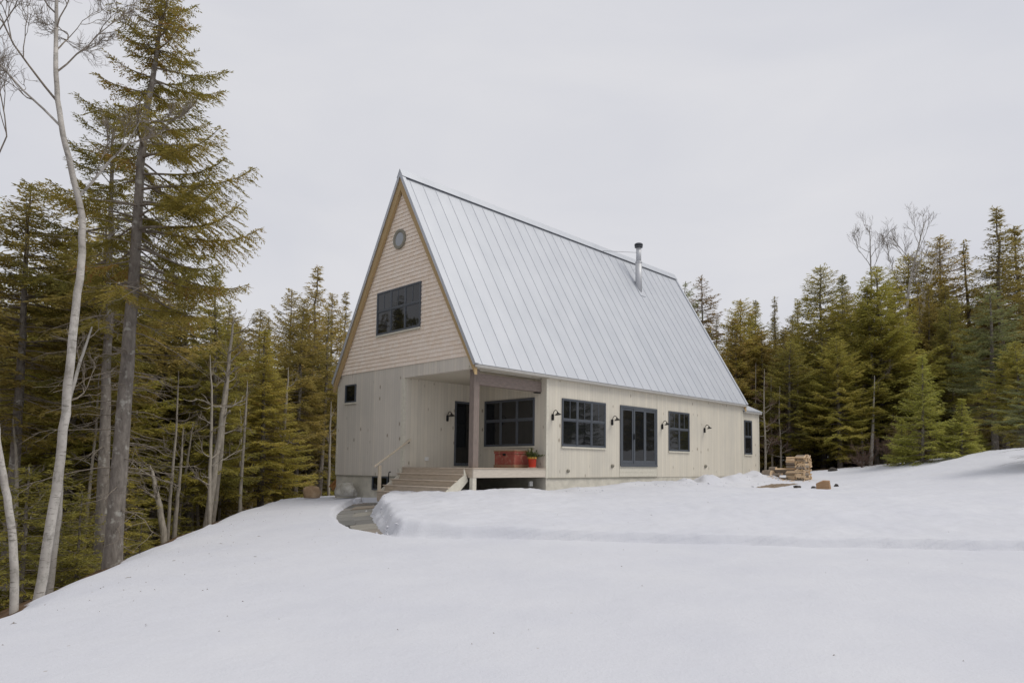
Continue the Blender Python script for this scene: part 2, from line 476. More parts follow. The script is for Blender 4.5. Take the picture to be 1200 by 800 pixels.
def poly_sd(X, Y, poly):
    """signed distance, negative inside"""
    poly = np.array(poly, float); n = len(poly)
    d = np.full(X.shape, 1e9); ins = np.zeros(X.shape, bool)
    for i in range(n):
        a, b = poly[i], poly[(i+1)%n]
        e = b-a; wx, wy = X-a[0], Y-a[1]
        t = np.clip((wx*e[0]+wy*e[1])/(e@e), 0, 1)
        d = np.minimum(d, np.hypot(wx-t*e[0], wy-t*e[1]))
        c = ((a[1] <= Y) & (b[1] > Y)) | ((b[1] <= Y) & (a[1] > Y))
        with np.errstate(divide='ignore', invalid='ignore'):
            xi = a[0] + (Y-a[1])/(b[1]-a[1])*e[0] if abs(e[1]) > 1e-9 else np.full(X.shape, 1e9)
        ins ^= c & (X < xi)
    return np.where(ins, -d, d)
def line_d(X, Y, pts):
    """signed distance to an open polyline, positive to the left of its direction"""
    pts = np.array(pts, float); best = np.full(X.shape, 1e9); sg = np.ones(X.shape)
    for a, b in zip(pts[:-1], pts[1:]):
        e = b-a; wx, wy = X-a[0], Y-a[1]
        t = np.clip((wx*e[0]+wy*e[1])/(e@e), 0, 1)
        d = np.hypot(wx-t*e[0], wy-t*e[1]); s = np.sign(e[0]*wy-e[1]*wx)
        u = d < best; best = np.where(u, d, best); sg = np.where(u, s, sg)
    return best*sg
CREST = [(-4.6,-30),(-5.2,0),(-5.9,5),(-6.25,7.7),(-6.5,9.3),(-6.95,11),(-7.4,13.1),(-8.5,17.3),(-9.3,21),(-9.9,26),(-10.3,31),(-9,37),(-4,43),(4,50),(8,70)]
RAISED = [(-3.05,13.65),(-3.45,14.3),(-3.72,15.2),(-4.25,16.9),(-4.75,18.5),(-5.05,20.1),(-5.25,21.6),(-3.5,23),(40,40),(40,9.5),(20,10.6),(12,11.6),(8.27,12.15),(6.18,12.46),(3.95,12.71),(1.8,12.98),(-.45,13.24),(-1.78,13.38)]
PATH = [(-3.35,13.9),(-3.75,14.9),(-4.35,16.8),(-4.85,18.4),(-5.2,20.0),(-5.45,21.6),(-5.55,22.6),(-6.6,23.5),(-6.45,21.6),(-6.25,20.3),(-5.95,18.9),(-5.55,17.6),(-4.95,16.2),(-4.25,14.95)]
FOOT = [h2w(0.3,0.25)[:2], h2w(18.3,.1)[:2], h2w(18.3,7.5)[:2], h2w(.1,7.5)[:2]]

def ground_parts(X, Y):
    X = np.asarray(X, float); Y = np.asarray(Y, float)
    z = base_h(X, Y)
    wob = fbm(X*1.3, Y*1.3, 31, 3)*.10 + fbm(X*4.5, Y*4.5, 37, 4)*.09
    dr = -poly_sd(X, Y, RAISED) + fbm(X*1.1, Y*1.1, 31, 3)*.12 + fbm(X*4.5, Y*4.5, 37, 3)*(.015 + .02*(1-sstep(-3.5,0,X)))
    left = 1 - sstep(-3.5, 1.0, X)
    lump = .82 + .3*vnoise(X*1.1, Y*1.1, 5) + .14*vnoise(X*5.1, Y*5.1, 6)
    up = (.14 + .09*left)*sstep(-.03, .09 + .12*left, dr)*lump - (.06*(1-.5*left))*np.exp(-((dr+.06)/.08)**2)*lump + .04*sstep(.3, 3.0, dr)
    up = up + .06*left*np.exp(-((dr-.35)/.3)**2)*(vnoise(X*3.3, Y*3.3, 8))
    z = z + up
    # faint second ridge of old ploughing on the right
    rl = Y - (15.6 + .12*(X-8)) + fbm(X*.8, Y*.8, 61, 3)*.5
    z = z + .055*sstep(-.25, .25, rl)*sstep(2.5, 6, X)*(1 - sstep(3.5, 7, rl))
    # snow thrown up along the long wall
    s, c = math.sin(TH), math.cos(TH)
    hx = (X-HX0)*s + (Y-HY0)*c; hy = -(X-HX0)*c + (Y-HY0)*s
    pile = (.10*sstep(3.2, 4.2, hx) + .16*sstep(8.6, 10.5, hx) + .20*np.exp(-((hx-12.9)/1.3)**2))*(1-sstep(17.3, 18.6, hx))
    pile = pile*np.exp(-((hy+.55)/.75)**2)*(.45 + .9*vnoise(X*1.9, Y*1.9, 12)) + .0
    z = z + pile + .10*np.exp(-((hy+.7)/.9)**2)*sstep(9,11,hx)*(1-sstep(17,18.5,hx))*(vnoise(X*4.2,Y*4.2,14)-.3)
    # lumpy edge in front of the deck
    z = z + .09*np.exp(-((hy+.35)/.4)**2)*sstep(-1.2,-.2,hx)*(1-sstep(3.0,3.8,hx))*(.5*vnoise(X*2.7,Y*2.7,17)+.5*vnoise(X*7,Y*7,18))
    # soft undulation
    z = z + .035*fbm(X*.45, Y*.45, 3, 3) + (.008+.012*sstep(0,.4,dr))*fbm(X*2.2, Y*2.2, 9, 3) + .014*sstep(-.1,.2,dr)*fbm(X*7, Y*7, 13, 3)
    # falling away into the wood on the left
    d = line_d(X, Y, CREST) + .25*fbm(X*.7, Y*.7, 21, 3)
    dd = np.maximum(d, 0)
    z = z - 2.5*(1-np.exp(-(dd/4.2)**1.25)) - .06*np.maximum(d+.8, 0)**2*(d < 0) - .038*sstep(0,.01,d)
    lit = sstep(.35, 1.0, d + .5*fbm(X*1.1, Y*1.1, 23, 3))
    # forest floor on the right and behind
    back = sstep(37.5, 40.0, Y + 1.1*fbm(X*.5, Y*.5, 41, 3) - .05*(X-15))*.8
    lit = np.maximum(lit, back)
    z = z + lit*.10*fbm(X*1.6, Y*1.6, 27, 4)
    # stone path cut
    pp = poly_sd(X, Y, PATH) + .5*wob
    cut = 1 - sstep(-.03, .10, pp)
    z = z - cut*.185
    dirt = np.zeros_like(z)
    dirt = np.maximum(dirt, (1-sstep(-.12, .02, pp))*.95)
    # bare strip near the wall
    bx = ((hx-13.6)/3.4)**2 + ((hy+2.75)/.8)**2
    bare = 1 - sstep(.2, 1.1, bx)
    z = z - bare*.07; dirt = np.maximum(dirt, bare*.92)
    # under the house
    fp = poly_sd(X, Y, FOOT)
    dirt = np.maximum(dirt, (1-sstep(-.1, .05, fp)))
    z = np.where(fp < -.1, np.minimum(z, -1.0), z)
    return z + ZC, lit, dirt
def gz(X, Y):
    return float(ground_parts(np.array([X]), np.array([Y]))[0][0])

def axis(dense, lo, hi, n):
    out = list(dense)
    g = dense[-1]-dense[-2]; v = out[-1]
    while v < hi: g *= 1.22; v += g; out.append(v)
    g = dense[1]-dense[0]; v = out[0]; pre = []
    while v > lo: g *= 1.22; v -= g; pre.append(v)
    return np.array(pre[::-1] + out)
xs = axis(np.r_[np.arange(-13,-7,.14), np.arange(-7,-2.4,.055), np.arange(-2.4,12,.085), np.arange(12,24,.15)], -900, 900, 0)
ys = axis(np.r_[np.arange(3,12,.11), np.arange(12,24,.06), np.arange(24,34,.1), np.arange(34,46,.25)], -300, 1200, 0)
XX, YY = np.meshgrid(xs, ys)
zz, lit, dirt = ground_parts(XX.ravel(), YY.ravel())
nx, ny = len(xs), len(ys)
ii = (np.arange(ny-1)[:,None]*nx + np.arange(nx-1)[None]).ravel()
g_faces = np.stack([ii, ii+1, ii+nx+1, ii+nx], 1)
ground = np_mesh('ground', np.c_[XX.ravel(), YY.ravel(), zz], g_faces, M['ground'], True, {'litter': ('POINT', lit), 'dirt': ('POINT', dirt)})
tag(ground, 'snow covered ground sloping down into brown forest floor', 'ground', kind='structure')

# flagstone path
def stone_mat():
    m_ = mat('wet_flagstone', rough=.6, spec=.35); t = NT(m_)
    co = t.coord()
    rv = t.n('ShaderNodeAttribute', attribute_name='tint').outputs['Fac']
    n_ = t.noise(co, 4, 5, .65)
    c = t.ramp(rv, [(0,(.13,.13,.125)),(.35,(.26,.255,.235)),(.6,(.30,.28,.235)),(.72,(.32,.25,.18)),(1,(.25,.255,.255))])
    c = t.mix(t.math('MULTIPLY', n_, .5), c, (.12,.115,.105))
    t.link(c, 'Base Color'); t.link(t.math('ADD', t.math('MULTIPLY', n_, .4), .35), 'Roughness'); t.bump(n_, .5, .02)
    return m_
M['stone_path'] = stone_mat()
rng = random.Random(4)
cen = [(-3.75,14.3),(-4.25,15.3),(-4.68,16.3),(-5.05,17.3),(-5.32,18.3),(-5.55,19.3),(-5.75,20.3),(-5.9,21.2),(-6.0,22.2),(-6.1,23.1)]
wid = [.42,.45,.50,.56,.58,.58,.56,.56,.62,.70]
pv, pf, pt_ = [], [], []
for k in range(len(cen)-1):
    (x0,y0),(x1,y1) = cen[k], cen[k+1]
    dx, dy = x1-x0, y1-y0; l_ = math.hypot(dx,dy); nx_, ny_ = -dy/l_, dx/l_
    parts_ = [(-1,1)] if rng.random() < .5 else [(-1, rng.uniform(-.3,.4))]
    if parts_[0][1] < 1: parts_.append((parts_[0][1]+.04, 1))
    zc = rng.uniform(-.01,.01) + float(base_h(np.array([(x0+x1)/2]), np.array([(y0+y1)/2]))[0]) + ZC - .135 + rng.uniform(-.012,.012)
    for (a, b) in parts_:
        g = .06
        q = []
        for (t_, u_) in ((g,a),(g,b),(.5,b),(1-g,b),(1-g,a),(.5,a)):
            w_ = wid[k]*(1-t_)+wid[k+1]*t_
            sx = x0+dx*t_ + nx_*u_*w_ + rng.uniform(-.035,.035); sy = y0+dy*t_ + ny_*u_*w_ + rng.uniform(-.035,.035)
            q.append((sx, sy))
        zq = [float(base_h(np.array([p[0]]), np.array([p[1]]))[0])+ZC-.135 for p in q]
        o0 = rng.uniform(-.022,.022); b0 = len(pv)
        pv += [(p[0],p[1],z_+o0) for p,z_ in zip(q,zq)] + [(p[0],p[1],z_-.12) for p,z_ in zip(q,zq)]
        fs = [tuple(range(6))] + [(i, 6+i, 6+(i+1)%6, (i+1)%6) for i in range(6)]
        pf += [tuple(b0+i for i in f) for f in fs]; pt_ += [rng.random()]*len(fs)
mb = MB(); mb.v, mb.f, mb.m = pv, pf, [0]*len(pf)
path = mb.build('path', M['stone_path'])
a_ = path.data.attributes.new('tint', 'FLOAT', 'FACE'); a_.data.foreach_set('value', pt_)
bv = path.modifiers.new('edge','BEVEL'); bv.width=.012; bv.segments=2
tag(path, 'cleared path of grey flagstones curving through the snow to the steps', 'path', kind='structure')

# ------------------------------------------------------------------ house (local frame: x along the long wall, y along the gable, z rel. eye)
ZB = -1.1
house = empty('house', h2w(0, 0, ZB), math.pi/2 - TH)
tag(house, 'steep gabled house with a grey metal roof and pale board walls', 'house')
class HB(MB):
    """solids given in house coordinates with z relative to the eye"""
    def build(s, name, mat_, parent=None, **kw):
        s.v = [(a, b, c-ZB) for a, b, c in s.v]
        return MB.build(s, name, mat_, parent or house, **kw)
W_, L_ = 7.6835, 16.6318
ZE, ZR, OE = 2.9675, 9.85, .169
SL = (ZR-ZE)/(W_/2+OE)                     # roof slope
X0R, X1R = -.17, L_+.196
ZT = 2.857; P_, Q_ = 3.09, 3.53; ZSB = -.39
def zroof(y): return ZE + SL*((y if y <= W_/2 else W_-y)+OE)
CS = math.cos(math.atan(SL)); SN = math.sin(math.atan(SL))
VT = .34                                   # vertical thickness of the roof build-up

# walls
zu = lambda y: zroof(y)-VT
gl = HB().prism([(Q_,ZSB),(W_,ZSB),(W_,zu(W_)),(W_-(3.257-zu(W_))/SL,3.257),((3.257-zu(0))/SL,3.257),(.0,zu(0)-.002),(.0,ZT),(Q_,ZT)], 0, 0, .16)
o = gl.build('wall', M['siding_gable']); tag(o, 'front gable wall of grey vertical boards')
o = HB().box(P_, 9.462, 0, .16, ZSB, 2.886).build('wall', M['siding_long']); tag(o, 'cream board wall with the triple window and the sliding door')
HB().box(9.478, L_+.02, 0, .16, ZSB, 2.886).build('wall', M['siding_long'])
HB().box(9.460, 9.480, .01, .1, ZSB, 2.88).build('wall_joint', M['grey_trim'])
HB().box(P_, P_+.16, .162, Q_+.15, -.068, ZT+.03).build('porch_back_wall', M['siding_porch'])
HB().box(.162, P_-.002, Q_, Q_+.15, -.068, ZT+.03).build('porch_side_wall', M['siding_long'])
HB().box(.162, P_, .30, Q_-.002, ZT, ZT+.06).build('porch_ceiling', M['soffit'])
HB().box(.3, L_, W_-.16, W_, ZSB, 2.886).build('rear_side_wall', M['siding_long'])
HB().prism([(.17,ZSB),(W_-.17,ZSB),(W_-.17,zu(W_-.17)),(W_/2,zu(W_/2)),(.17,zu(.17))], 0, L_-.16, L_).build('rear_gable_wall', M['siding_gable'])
HB().box(.162, L_-.17, Q_+.16, W_-.17, -.30, -.20).box(P_+.17, L_-.17, .165, Q_+.15, -.30, -.20).build('floor_slab', M['grey_trim'])
# corner boards, skirt
HB().box(P_-.012, P_+.085, -.012, -.001, ZSB+.004, 2.84).box(P_-.012, P_-.001, -.001, .10, ZSB+.004, 2.38).build('corner_board', M['trim'])
HB().box(L_-.09, L_+.032, -.012, -.001, ZSB+.004, 2.85).build('corner_board', M['trim'])
HB().box(-.012, -.001, Q_, Q_+.13, ZSB+.004, ZT-.01).box(-.012,.1, Q_-.012, Q_-.001, -.06, ZT-.005).build('corner_board', M['trim'])
HB().box(-.012, -.001, W_-.09, W_+.012, ZSB+.004, 2.86).box(-.001, .09, W_+.001, W_+.012, ZSB+.004, 2.86).build('corner_board', M['trim'])
HB().box(7.02, 9.44, -.014, -.001, -.365, -.215).box(7.02, 9.44, -.014, -.001, -.208, -.06).box(7.02, 9.44, -.014, -.001, -.053, .03).build('skirt_board', M['trim'])
HB().box(-.016, -.001, Q_+.13, W_-.1, ZSB-.02, ZSB+.012).build('drip_edge', M['grey_trim'])
HB().box(P_+.09, 9.45, -.016, -.001, ZSB-.02, ZSB+.012).build('drip_edge', M['grey_trim'])
# foundation
f = HB()
f.box(.02,.28, Q_+.02, W_-.02, -1.9, ZSB-.003).box(.28, P_+.02, Q_+.02, Q_+.28, -1.9, -.31).box(P_+.02, P_+.26, .02, Q_+.02, -1.9, -.38)
f.box(P_+.26, 18.36, .02, .28, -1.9, ZSB-.003).box(.28, L_, W_-.28, W_-.02, -1.9, ZSB-.003)
f.build('foundation', M['concrete'])

# shingled upper gable: one wedge per course
SH_Z0 = 3.257 - ZB
M['shingle'] = shingle_mat()
s_ = HB()
z = 3.257; k = 0
while True:
    zt = z + SH_H
    def half(zz_): return (zz_ + VT - ZE)/SL - OE + .02
    y0, y1 = half(z), half(zt)
    if y1 >= W_/2 - .03:
        if W_/2 - y0 > .05:
            s_.add([(-.022,y0,z),(-.022,W_-y0,z),(-.006,W_/2,z+(W_/2-y0)*SL),(.06,W_/2,z+(W_/2-y0)*SL),(.06,y0,z),(.06,W_-y0,z)],
                   [(0,1,2),(0,4,5,1),(0,2,3,4),(1,5,3,2),(4,3,5)])
        break
    a, b = -.024 - .003*(k % 2), -.003
    s_.add([(a,y0,z),(a,W_-y0,z),(b,W_-y1,zt),(b,y1,zt),(.06,y0,z),(.06,W_-y0,z),(.06,W_-y1,zt),(.06,y1,zt)],
           [(0,1,2,3),(0,4,5,1),(0,3,7,4),(1,5,6,2),(3,2,6,7),(4,7,6,5)])
    z = zt; k += 1
o = s_.build('shingle_wall', M['shingle']); tag(o, 'upper gable clad in fresh pinkish cedar shingles')

# roof
def rp(y, n):                              # point on the right slope at plan y, n metres out along the normal
    return (y - SN*n, zroof(y) + CS*n)
def mir(p): return (W_-p[0], p[1])
r = HB()
a0, a1 = rp(-OE, 0), rp(W_/2, 0); b0, b1 = rp(-OE, -.035), (W_/2, zroof(W_/2)-.035/CS)
sec = [a0, (W_/2, ZR), mir(a0), mir(b0), b1, b0]
r.prism(sec, 0, X0R, X1R)
nr = 31
for side in (0, 1):
    for i in range(nr-1):
        xr = .14 + i*.5455
        q = [rp(-OE+.005, .0), rp(W_/2-.11, .0), rp(W_/2-.11, .012), rp(-OE+.005, .012)]
        if side: q = [mir(p) for p in q]
        r.prism(q, 0, xr-.007, xr+.007)
    for (xa, xb) in ((X0R-.004, X0R+.13),(X1R-.13, X1R+.004)):
        q = [rp(-OE-.004,.001), rp(W_/2,.001), rp(W_/2,.045), rp(-OE-.004,.045)]
        q[1] = (W_/2, zroof(W_/2)+.001); q[2] = (W_/2, ZR+.045/CS)
        if side: q = [mir(p) for p in q]
        r.prism(q, 0, xa, xb)
roof = r.build('roof', M['roof'])
rc = HB()
for side in (0, 1):
    q = [rp(W_/2-.11,.055), (W_/2, ZR+.055/CS), (W_/2, ZR+.068/CS), rp(W_/2-.11,.068)]
    if side: q = [mir(p) for p in q]
    rc.prism(q, 0, X0R-.01, X1R+.01)
rc.build('ridge_cap', M['roof'], roof)
rv_ = HB()
for side in (0, 1):
    q = [rp(W_/2-.10,.003), rp(W_/2-.07,.003), rp(W_/2-.07,.054), rp(W_/2-.10,.054)]
    if side: q = [mir(p) for p in q]
    rv_.prism(q, 0, .14, X1R-.14)
rv_.build('ridge_vent', M['dark_vent'], roof)
# rake edge metal and rake boards at both ends
for (xa, xb, xc, xd) in ((X0R-.008, X0R+.02, -.13, -.026), (X1R-.02, X1R+.008, L_+.03, L_+.16)):
    for side in (0, 1):
        q = [rp(-OE,-.037), (W_/2, ZR-.037/CS), (W_/2, ZR-.062/CS), rp(-OE,-.062)]
        if side: q = [mir(p) for p in q]
        HB().prism(q, 0, xa, xb).build('rake_edge', M['flashing'], roof)
        y_b = -OE+.02
        q = [rp(y_b,-.038), (W_/2, ZR-.038/CS), (W_/2, ZR-.29/CS), rp(y_b+.0,-.29)]
        q[3] = (y_b+.02, zroof(y_b)-.35)
        if side: q = [mir(p) for p in q]
        HB().prism(q, 0, xc, xd).build('rake_board', M['rake'])
for side in (0, 1):
    f = HB()
    ya, yb = (-OE-.002, -OE+.028) if not side else (W_+OE-.028, W_+OE+.002)
    f.box(-.135, X1R-.02, ya, yb, 2.872, 2.948)
    f.build('fascia', M['fascia'])
    ya, yb = (-OE+.03, -.001) if not side else (W_+.001, W_+OE-.03)
    HB().box(P_ if not side else .0, L_+.02, ya, yb, 2.862, 2.885).build('soffit', M['soffit'])
HB().box(-.02, P_, -OE+.03, .298, 2.885, 2.905).build('porch_soffit', M['soffit'])
HB().box(-.02,.16,-.135,.30,2.862,2.884).build('soffit_return', M['soffit'])

# porch post, beam, deck, steps
HB().box(.14,.36,.19,.40,-.068,2.86).build('porch_post', M['post'], bevel=.008)
HB().box(.362,3.085,.225,.405,2.42,2.76).build('porch_beam', M['beam'], bevel=.008)
HB().box(2.86,3.07,.25,.38,2.385,2.418).build('beam_bracket', M['black'])
d = HB()
nb = 25
for i in range(nb):
    ya = -.02 + i*(Q_+.005)/nb
    d.box(-.025, P_-.004, ya, ya+(Q_+.005)/nb-.005, -.10, -.07)
deck = d.build('porch_deck', M['deck'])
HB().box(.0, P_-.002, .0, .045, -.36, -.103).build('deck_rim', M['rim'])
HB().box(.0, .045, .047, Q_-.002, -.36, -.103).build('deck_rim', M['riser'])
HB().box(-.01, .13, .01, .15, -1.6, -.362).build('deck_post', M['trim'])
HB().box(.05, P_, .3, Q_, -.20, -.105).build('deck_joists', M['grey_trim'])
noses = [-.20,-.47,-.74,-.99]; zt = [-.257,-.445,-.63,-.815]; ye = [.27,.27,.27,.27]; yl = [3.56,3.52,3.52,3.50]
for i in range(4):
    back = (noses[i-1] if i else .0)
    st = HB().box(noses[i], back-.001, ye[i]-.02, yl[i], zt[i]-.035, zt[i])
    HB_ = st.build('step_tread', M['deck'], bevel=.006)
    HB().box(noses[i]+.03, noses[i]+.055, ye[i], yl[i]-.02, (zt[i+1] if i < 3 else -1.12)+.002, zt[i]-.037).build('step_riser', M['riser'])
HB().prism([(-.001,-.105),(-.001,-.46),(-.62,-1.05),(-.93,-1.05),(-.96,-.86),(-.69,-.665),(-.42,-.48),(-.15,-.294),(-.15,-.105)][1:], 1, .225, .268).build('step_stringer', M['trim'])
HB().prism([(-.001,-.105),(-.001,-.46),(-.62,-1.05),(-.93,-1.05),(-.96,-.86),(-.69,-.665),(-.42,-.48),(-.15,-.294),(-.15,-.105)][1:], 1, Q_-.10, Q_-.06).build('step_stringer', M['trim'])
# handrail
rl_ = house
HB().prism([(-1.10,-.095),(.25,.80),(.25,.86),(-1.10,-.03)], 1, Q_-.10, Q_-.055).build('handrail', M['rail'], bevel=.006)
HB().box(-.945,-.855,Q_-.115,Q_-.035,-1.15,-.02).build('handrail_post', M['rail'], bevel=.006)
HB().tube([(.20,Q_-.005,.72),(.20,Q_-.06,.72),(.20,Q_-.075,.775)], .012, 6).build('rail_bracket', M['black'])
HB().tube([(-.42,3.66,-1.1),(-.42,3.66,-.28),(-.42,3.64,-.235),(-.42,3.56,-.225)], .017, 6).build('boot_rail', M['black'])

# windows -------------------------------------------------------------
def win(plane, a0, a1, z0, z1, lights, meet=.5, off=0.0, muntin=True, sill=True, name='window', fw=.048, label=None):
    """plane 'g': x=off wall facing -x, a is y;  plane 'l': y=off wall facing -y, a is x"""
    def B(mb_, p0, p1, q0, q1, d0, d1):    # d outwards
        if plane == 'g': mb_.box(off-d1, off-d0, min(p0,p1), max(p0,p1), q0, q1)
        else: mb_.box(min(p0,p1), max(p0,p1), off-d1, off-d0, q0, q1)
    fr = HB()
    B(fr, a0, a1, z1-fw, z1, -.03, .04); B(fr, a0, a1, z0, z0+fw, -.03, .04)
    B(fr, a0, a0+fw, z0+fw, z1-fw, -.03, .04); B(fr, a1-fw, a1, z0+fw, z1-fw, -.03, .04)
    cw = (a1-a0-2*fw-(lights-1)*fw*1.1)/lights
    panes = []
    for i in range(lights):
        s0 = a0+fw+i*(cw+fw*1.1); s1 = s0+cw
        if i: B(fr, s0-fw*1.1, s0, z0+fw, z1-fw, -.03, .034)
        iz0, iz1 = z0+fw, z1-fw
        if meet:
            zm = iz0+(iz1-iz0)*meet
            sw = .030
            # lower sash set back, upper sash forward
            B(fr, s0, s1, zm-.022, zm+.022, -.03, .032)
            for (za, zb_, dd) in ((iz0, zm-.022, .012),(zm+.022, iz1, .022)):
                B(fr, s0, s0+sw, za, zb_, -.03, dd+.006); B(fr, s1-sw, s1, za, zb_, -.03, dd+.006)
                B(fr, s0+sw, s1-sw, za, za+sw, -.03, dd+.006); B(fr, s0+sw, s1-sw, zb_-sw, zb_, -.03, dd+.006)
                panes.append((s0+sw, s1-sw, za+sw, zb_-sw, dd-.006))
            if muntin:
                mcx = (s0+s1)/2
                B(fr, mcx-.014, mcx+.014, zm+.022+sw, iz1-sw, -.01, .026)
        else:
            panes.append((s0, s1, iz0, iz1, .004))
    fo = fr.build(name, M['frame'], bevel=.004)
    if label: tag(fo, label)
    for (p0, p1, q0, q1, dd) in panes:
        g = HB(); B(g, p0, p1, q0, q1, -.02, dd); g.build('pane', M['glass'], fo)
    if sill:
        s2 = HB(); B(s2, a0-.02, a1+.02, z0-.055, z0-.002, -.01, .05); s2.build('sill', M['trim'], fo)
    return fo
win('g', 2.69, 5.19, 4.44, 5.94, 3, .56, .0-.022, label='dark triple window in the shingled gable')
win('l', 3.83, 6.18, .66, 2.275, 3, .56, 0, label='dark triple window on the long wall')
win('l', 10.29, 11.85, .65, 2.265, 2, .56, 0, label='dark double window on the long wall')
win('g', .53, 3.0, .66, 2.27, 3, .56, P_, muntin=False, label='shaded triple window at the back of the porch')
win('g', 6.44, 7.15, 2.22, 2.87, 1, 0, 0, label='small square window near the corner')
win('g', 4.33, 5.27, -.86, -.395, 2, 0, .02, sill=False, label='low basement window beside the steps')
win('l', 16.86, 17.62, .63, 2.26, 1, .52, .05, label='narrow window of the rear addition')
# round attic window
ry, rz, ro, ri = 3.945, 7.60, .335, .235
ring = HB(); n = 40
pts = []
for dd, rr_ in ((.0,ro),(-.055,ro),(-.055,ri+.03),(-.035,ri),(.0,ri)):
    pts.append([(-.024+dd, ry+rr_*math.cos(2*math.pi*k/n), rz+rr_*math.sin(2*math.pi*k/n)) for k in range(n)])
vv = [p for rr_ in pts for p in rr_]
ff = [(j*n+k, j*n+(k+1)%n, (j+1)*n+(k+1)%n, (j+1)*n+k) for j in range(4) for k in range(n)]
ring.add(vv, ff)
rw = ring.build('round_window', M['grey_trim'], smooth=False); tag(rw, 'round attic window with a grey ring')
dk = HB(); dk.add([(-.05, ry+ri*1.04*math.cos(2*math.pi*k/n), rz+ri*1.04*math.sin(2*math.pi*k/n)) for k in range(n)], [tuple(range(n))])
dk.build('pane', M['reflect_pane'], rw)

# sliding door on the long wall
x0, x1, z0, z1 = 7.05, 9.44, .035, 2.275
d = HB()
d.box(x0,x1,-.045,.02,z1-.085,z1).box(x0,x1,-.045,.02,z0,z0+.075).box(x0,x0+.09,-.045,.02,z0+.075,z1-.085).box(x1-.09,x1,-.045,.02,z0+.075,z1-.085)
d.box(x0-.0,x1+.0,-.06,-.0455,z0-.03,z0+.03)
door = d.build('sliding_door', M['frame'], bevel=.004); tag(door, 'three panel sliding glass door with slate grey frames')
pw = (x1-x0-.18)/3
for i in range(3):
    a, b = x0+.09+i*pw, x0+.09+(i+1)*pw
    y_o = (-.02, -.038, -.026)[i]
    p = HB(); sw = .085
    za, zb_ = z0+.077, z1-.087
    p.box(a+.002,a+sw,y_o,.015,za,zb_).box(b-sw,b-.002,y_o,.015,za,zb_).box(a+sw,b-sw,y_o,.015,za,za+.12).box(a+sw,b-sw,y_o,.015,zb_-sw,zb_)
    po = p.build('door_panel', M['frame'], door, bevel=.003)
    HB().box(a+sw,b-sw,y_o+.012,.012,za+.12,zb_-sw).build('pane', M['glass'], door)
HB().box(x0+.09+pw-.02,x0+.09+pw+.012,-.075,-.040,1.02,1.24).build('handle', M['black'], door)

# entry door in the side wall of the porch (dark, mostly behind the post)
d = HB()
x0, x1, z0, z1 = 2.14, 3.04, -.02, 2.255
d.box(x0,x1,Q_-.03,Q_+.01,z1-.07,z1).box(x0,x0+.07,Q_-.03,Q_+.01,z0,z1-.07).box(x1-.07,x1,Q_-.03,Q_+.01,z0,z1-.07).box(x0+.07,x1-.07,Q_-.022,Q_+.01,z0,z0+.10)
door2 = d.build('entry_door', M['frame'], bevel=.003); tag(door2, 'dark glazed entry door in the porch side wall')
HB().box(x0+.072,x1-.072,Q_-.012,Q_+.01,z0+.101,z1-.072).build('pane', M['glass'], door2)
HB().tube([(x1-.14,Q_-.02,1.0),(x1-.14,Q_-.07,1.0),(x1-.24,Q_-.07,1.0)], .011, 6).build('handle', M['black'], door2)

# wall lamps
def lamp(plane, a, zc, off=0.0):
    def Pt(s_, d_, z_):                    # s along the wall (towards the viewer's right), d outwards
        return (a+s_, off-d_, z_)
    base = HB()
    base.tube([Pt(0,.035,zc-.16), Pt(0,.035,zc-.145), Pt(0,.035,zc+.035), Pt(0,.035,zc+.05)], [.03,.043,.043,.03], 10)
    pts_ = [Pt(0,.05,zc+.03)] + [Pt(.0+.30*0, .05+.105*(1-math.cos(t_)), zc+.02+.15*math.sin(t_)) for t_ in [k*math.pi*.8/8 for k in range(1,9)]]
    base.tube(pts_, .013, 6)
    lo = base.build('wall_lamp', M['black'], smooth=True)
    e = pts_[-1]
    HB().tube([e, (e[0],e[1]-.008,e[2]-.03), (e[0],e[1]-.012,e[2]-.04), (e[0],e[1]-.022,e[2]-.095)], [.025,.03,.045,.115], 14, cap=True).build('lamp_shade', M['black'], lo, smooth=False)
    return lo
for a in (3.36, 6.55, 9.80, 13.08): lamp('l', a, 1.66)
lamp('l', 1.80, 1.68, Q_)

# small fittings
HB().box(.88,1.02,Q_-.05,Q_-.001,.14,.27).build('outlet_box', M['white_plastic'], bevel=.01)
def disc(x, z_, r_, m_, nm):
    HB().tube([(x,-.001,z_),(x,-.05,z_),(x,-.06,z_-.01)], [r_,r_,r_*.75], 14).build(nm, M[m_])
disc(4.15,-.16,.06,'grey_trim','wall_vent'); disc(6.58,.02,.07,'grey_trim','wall_vent'); disc(13.15,.05,.075,'grey_trim','wall_vent')
HB().box(2.75,2.9,.4,.46,-.66,-.5).build('outlet_box', M['white_plastic'])

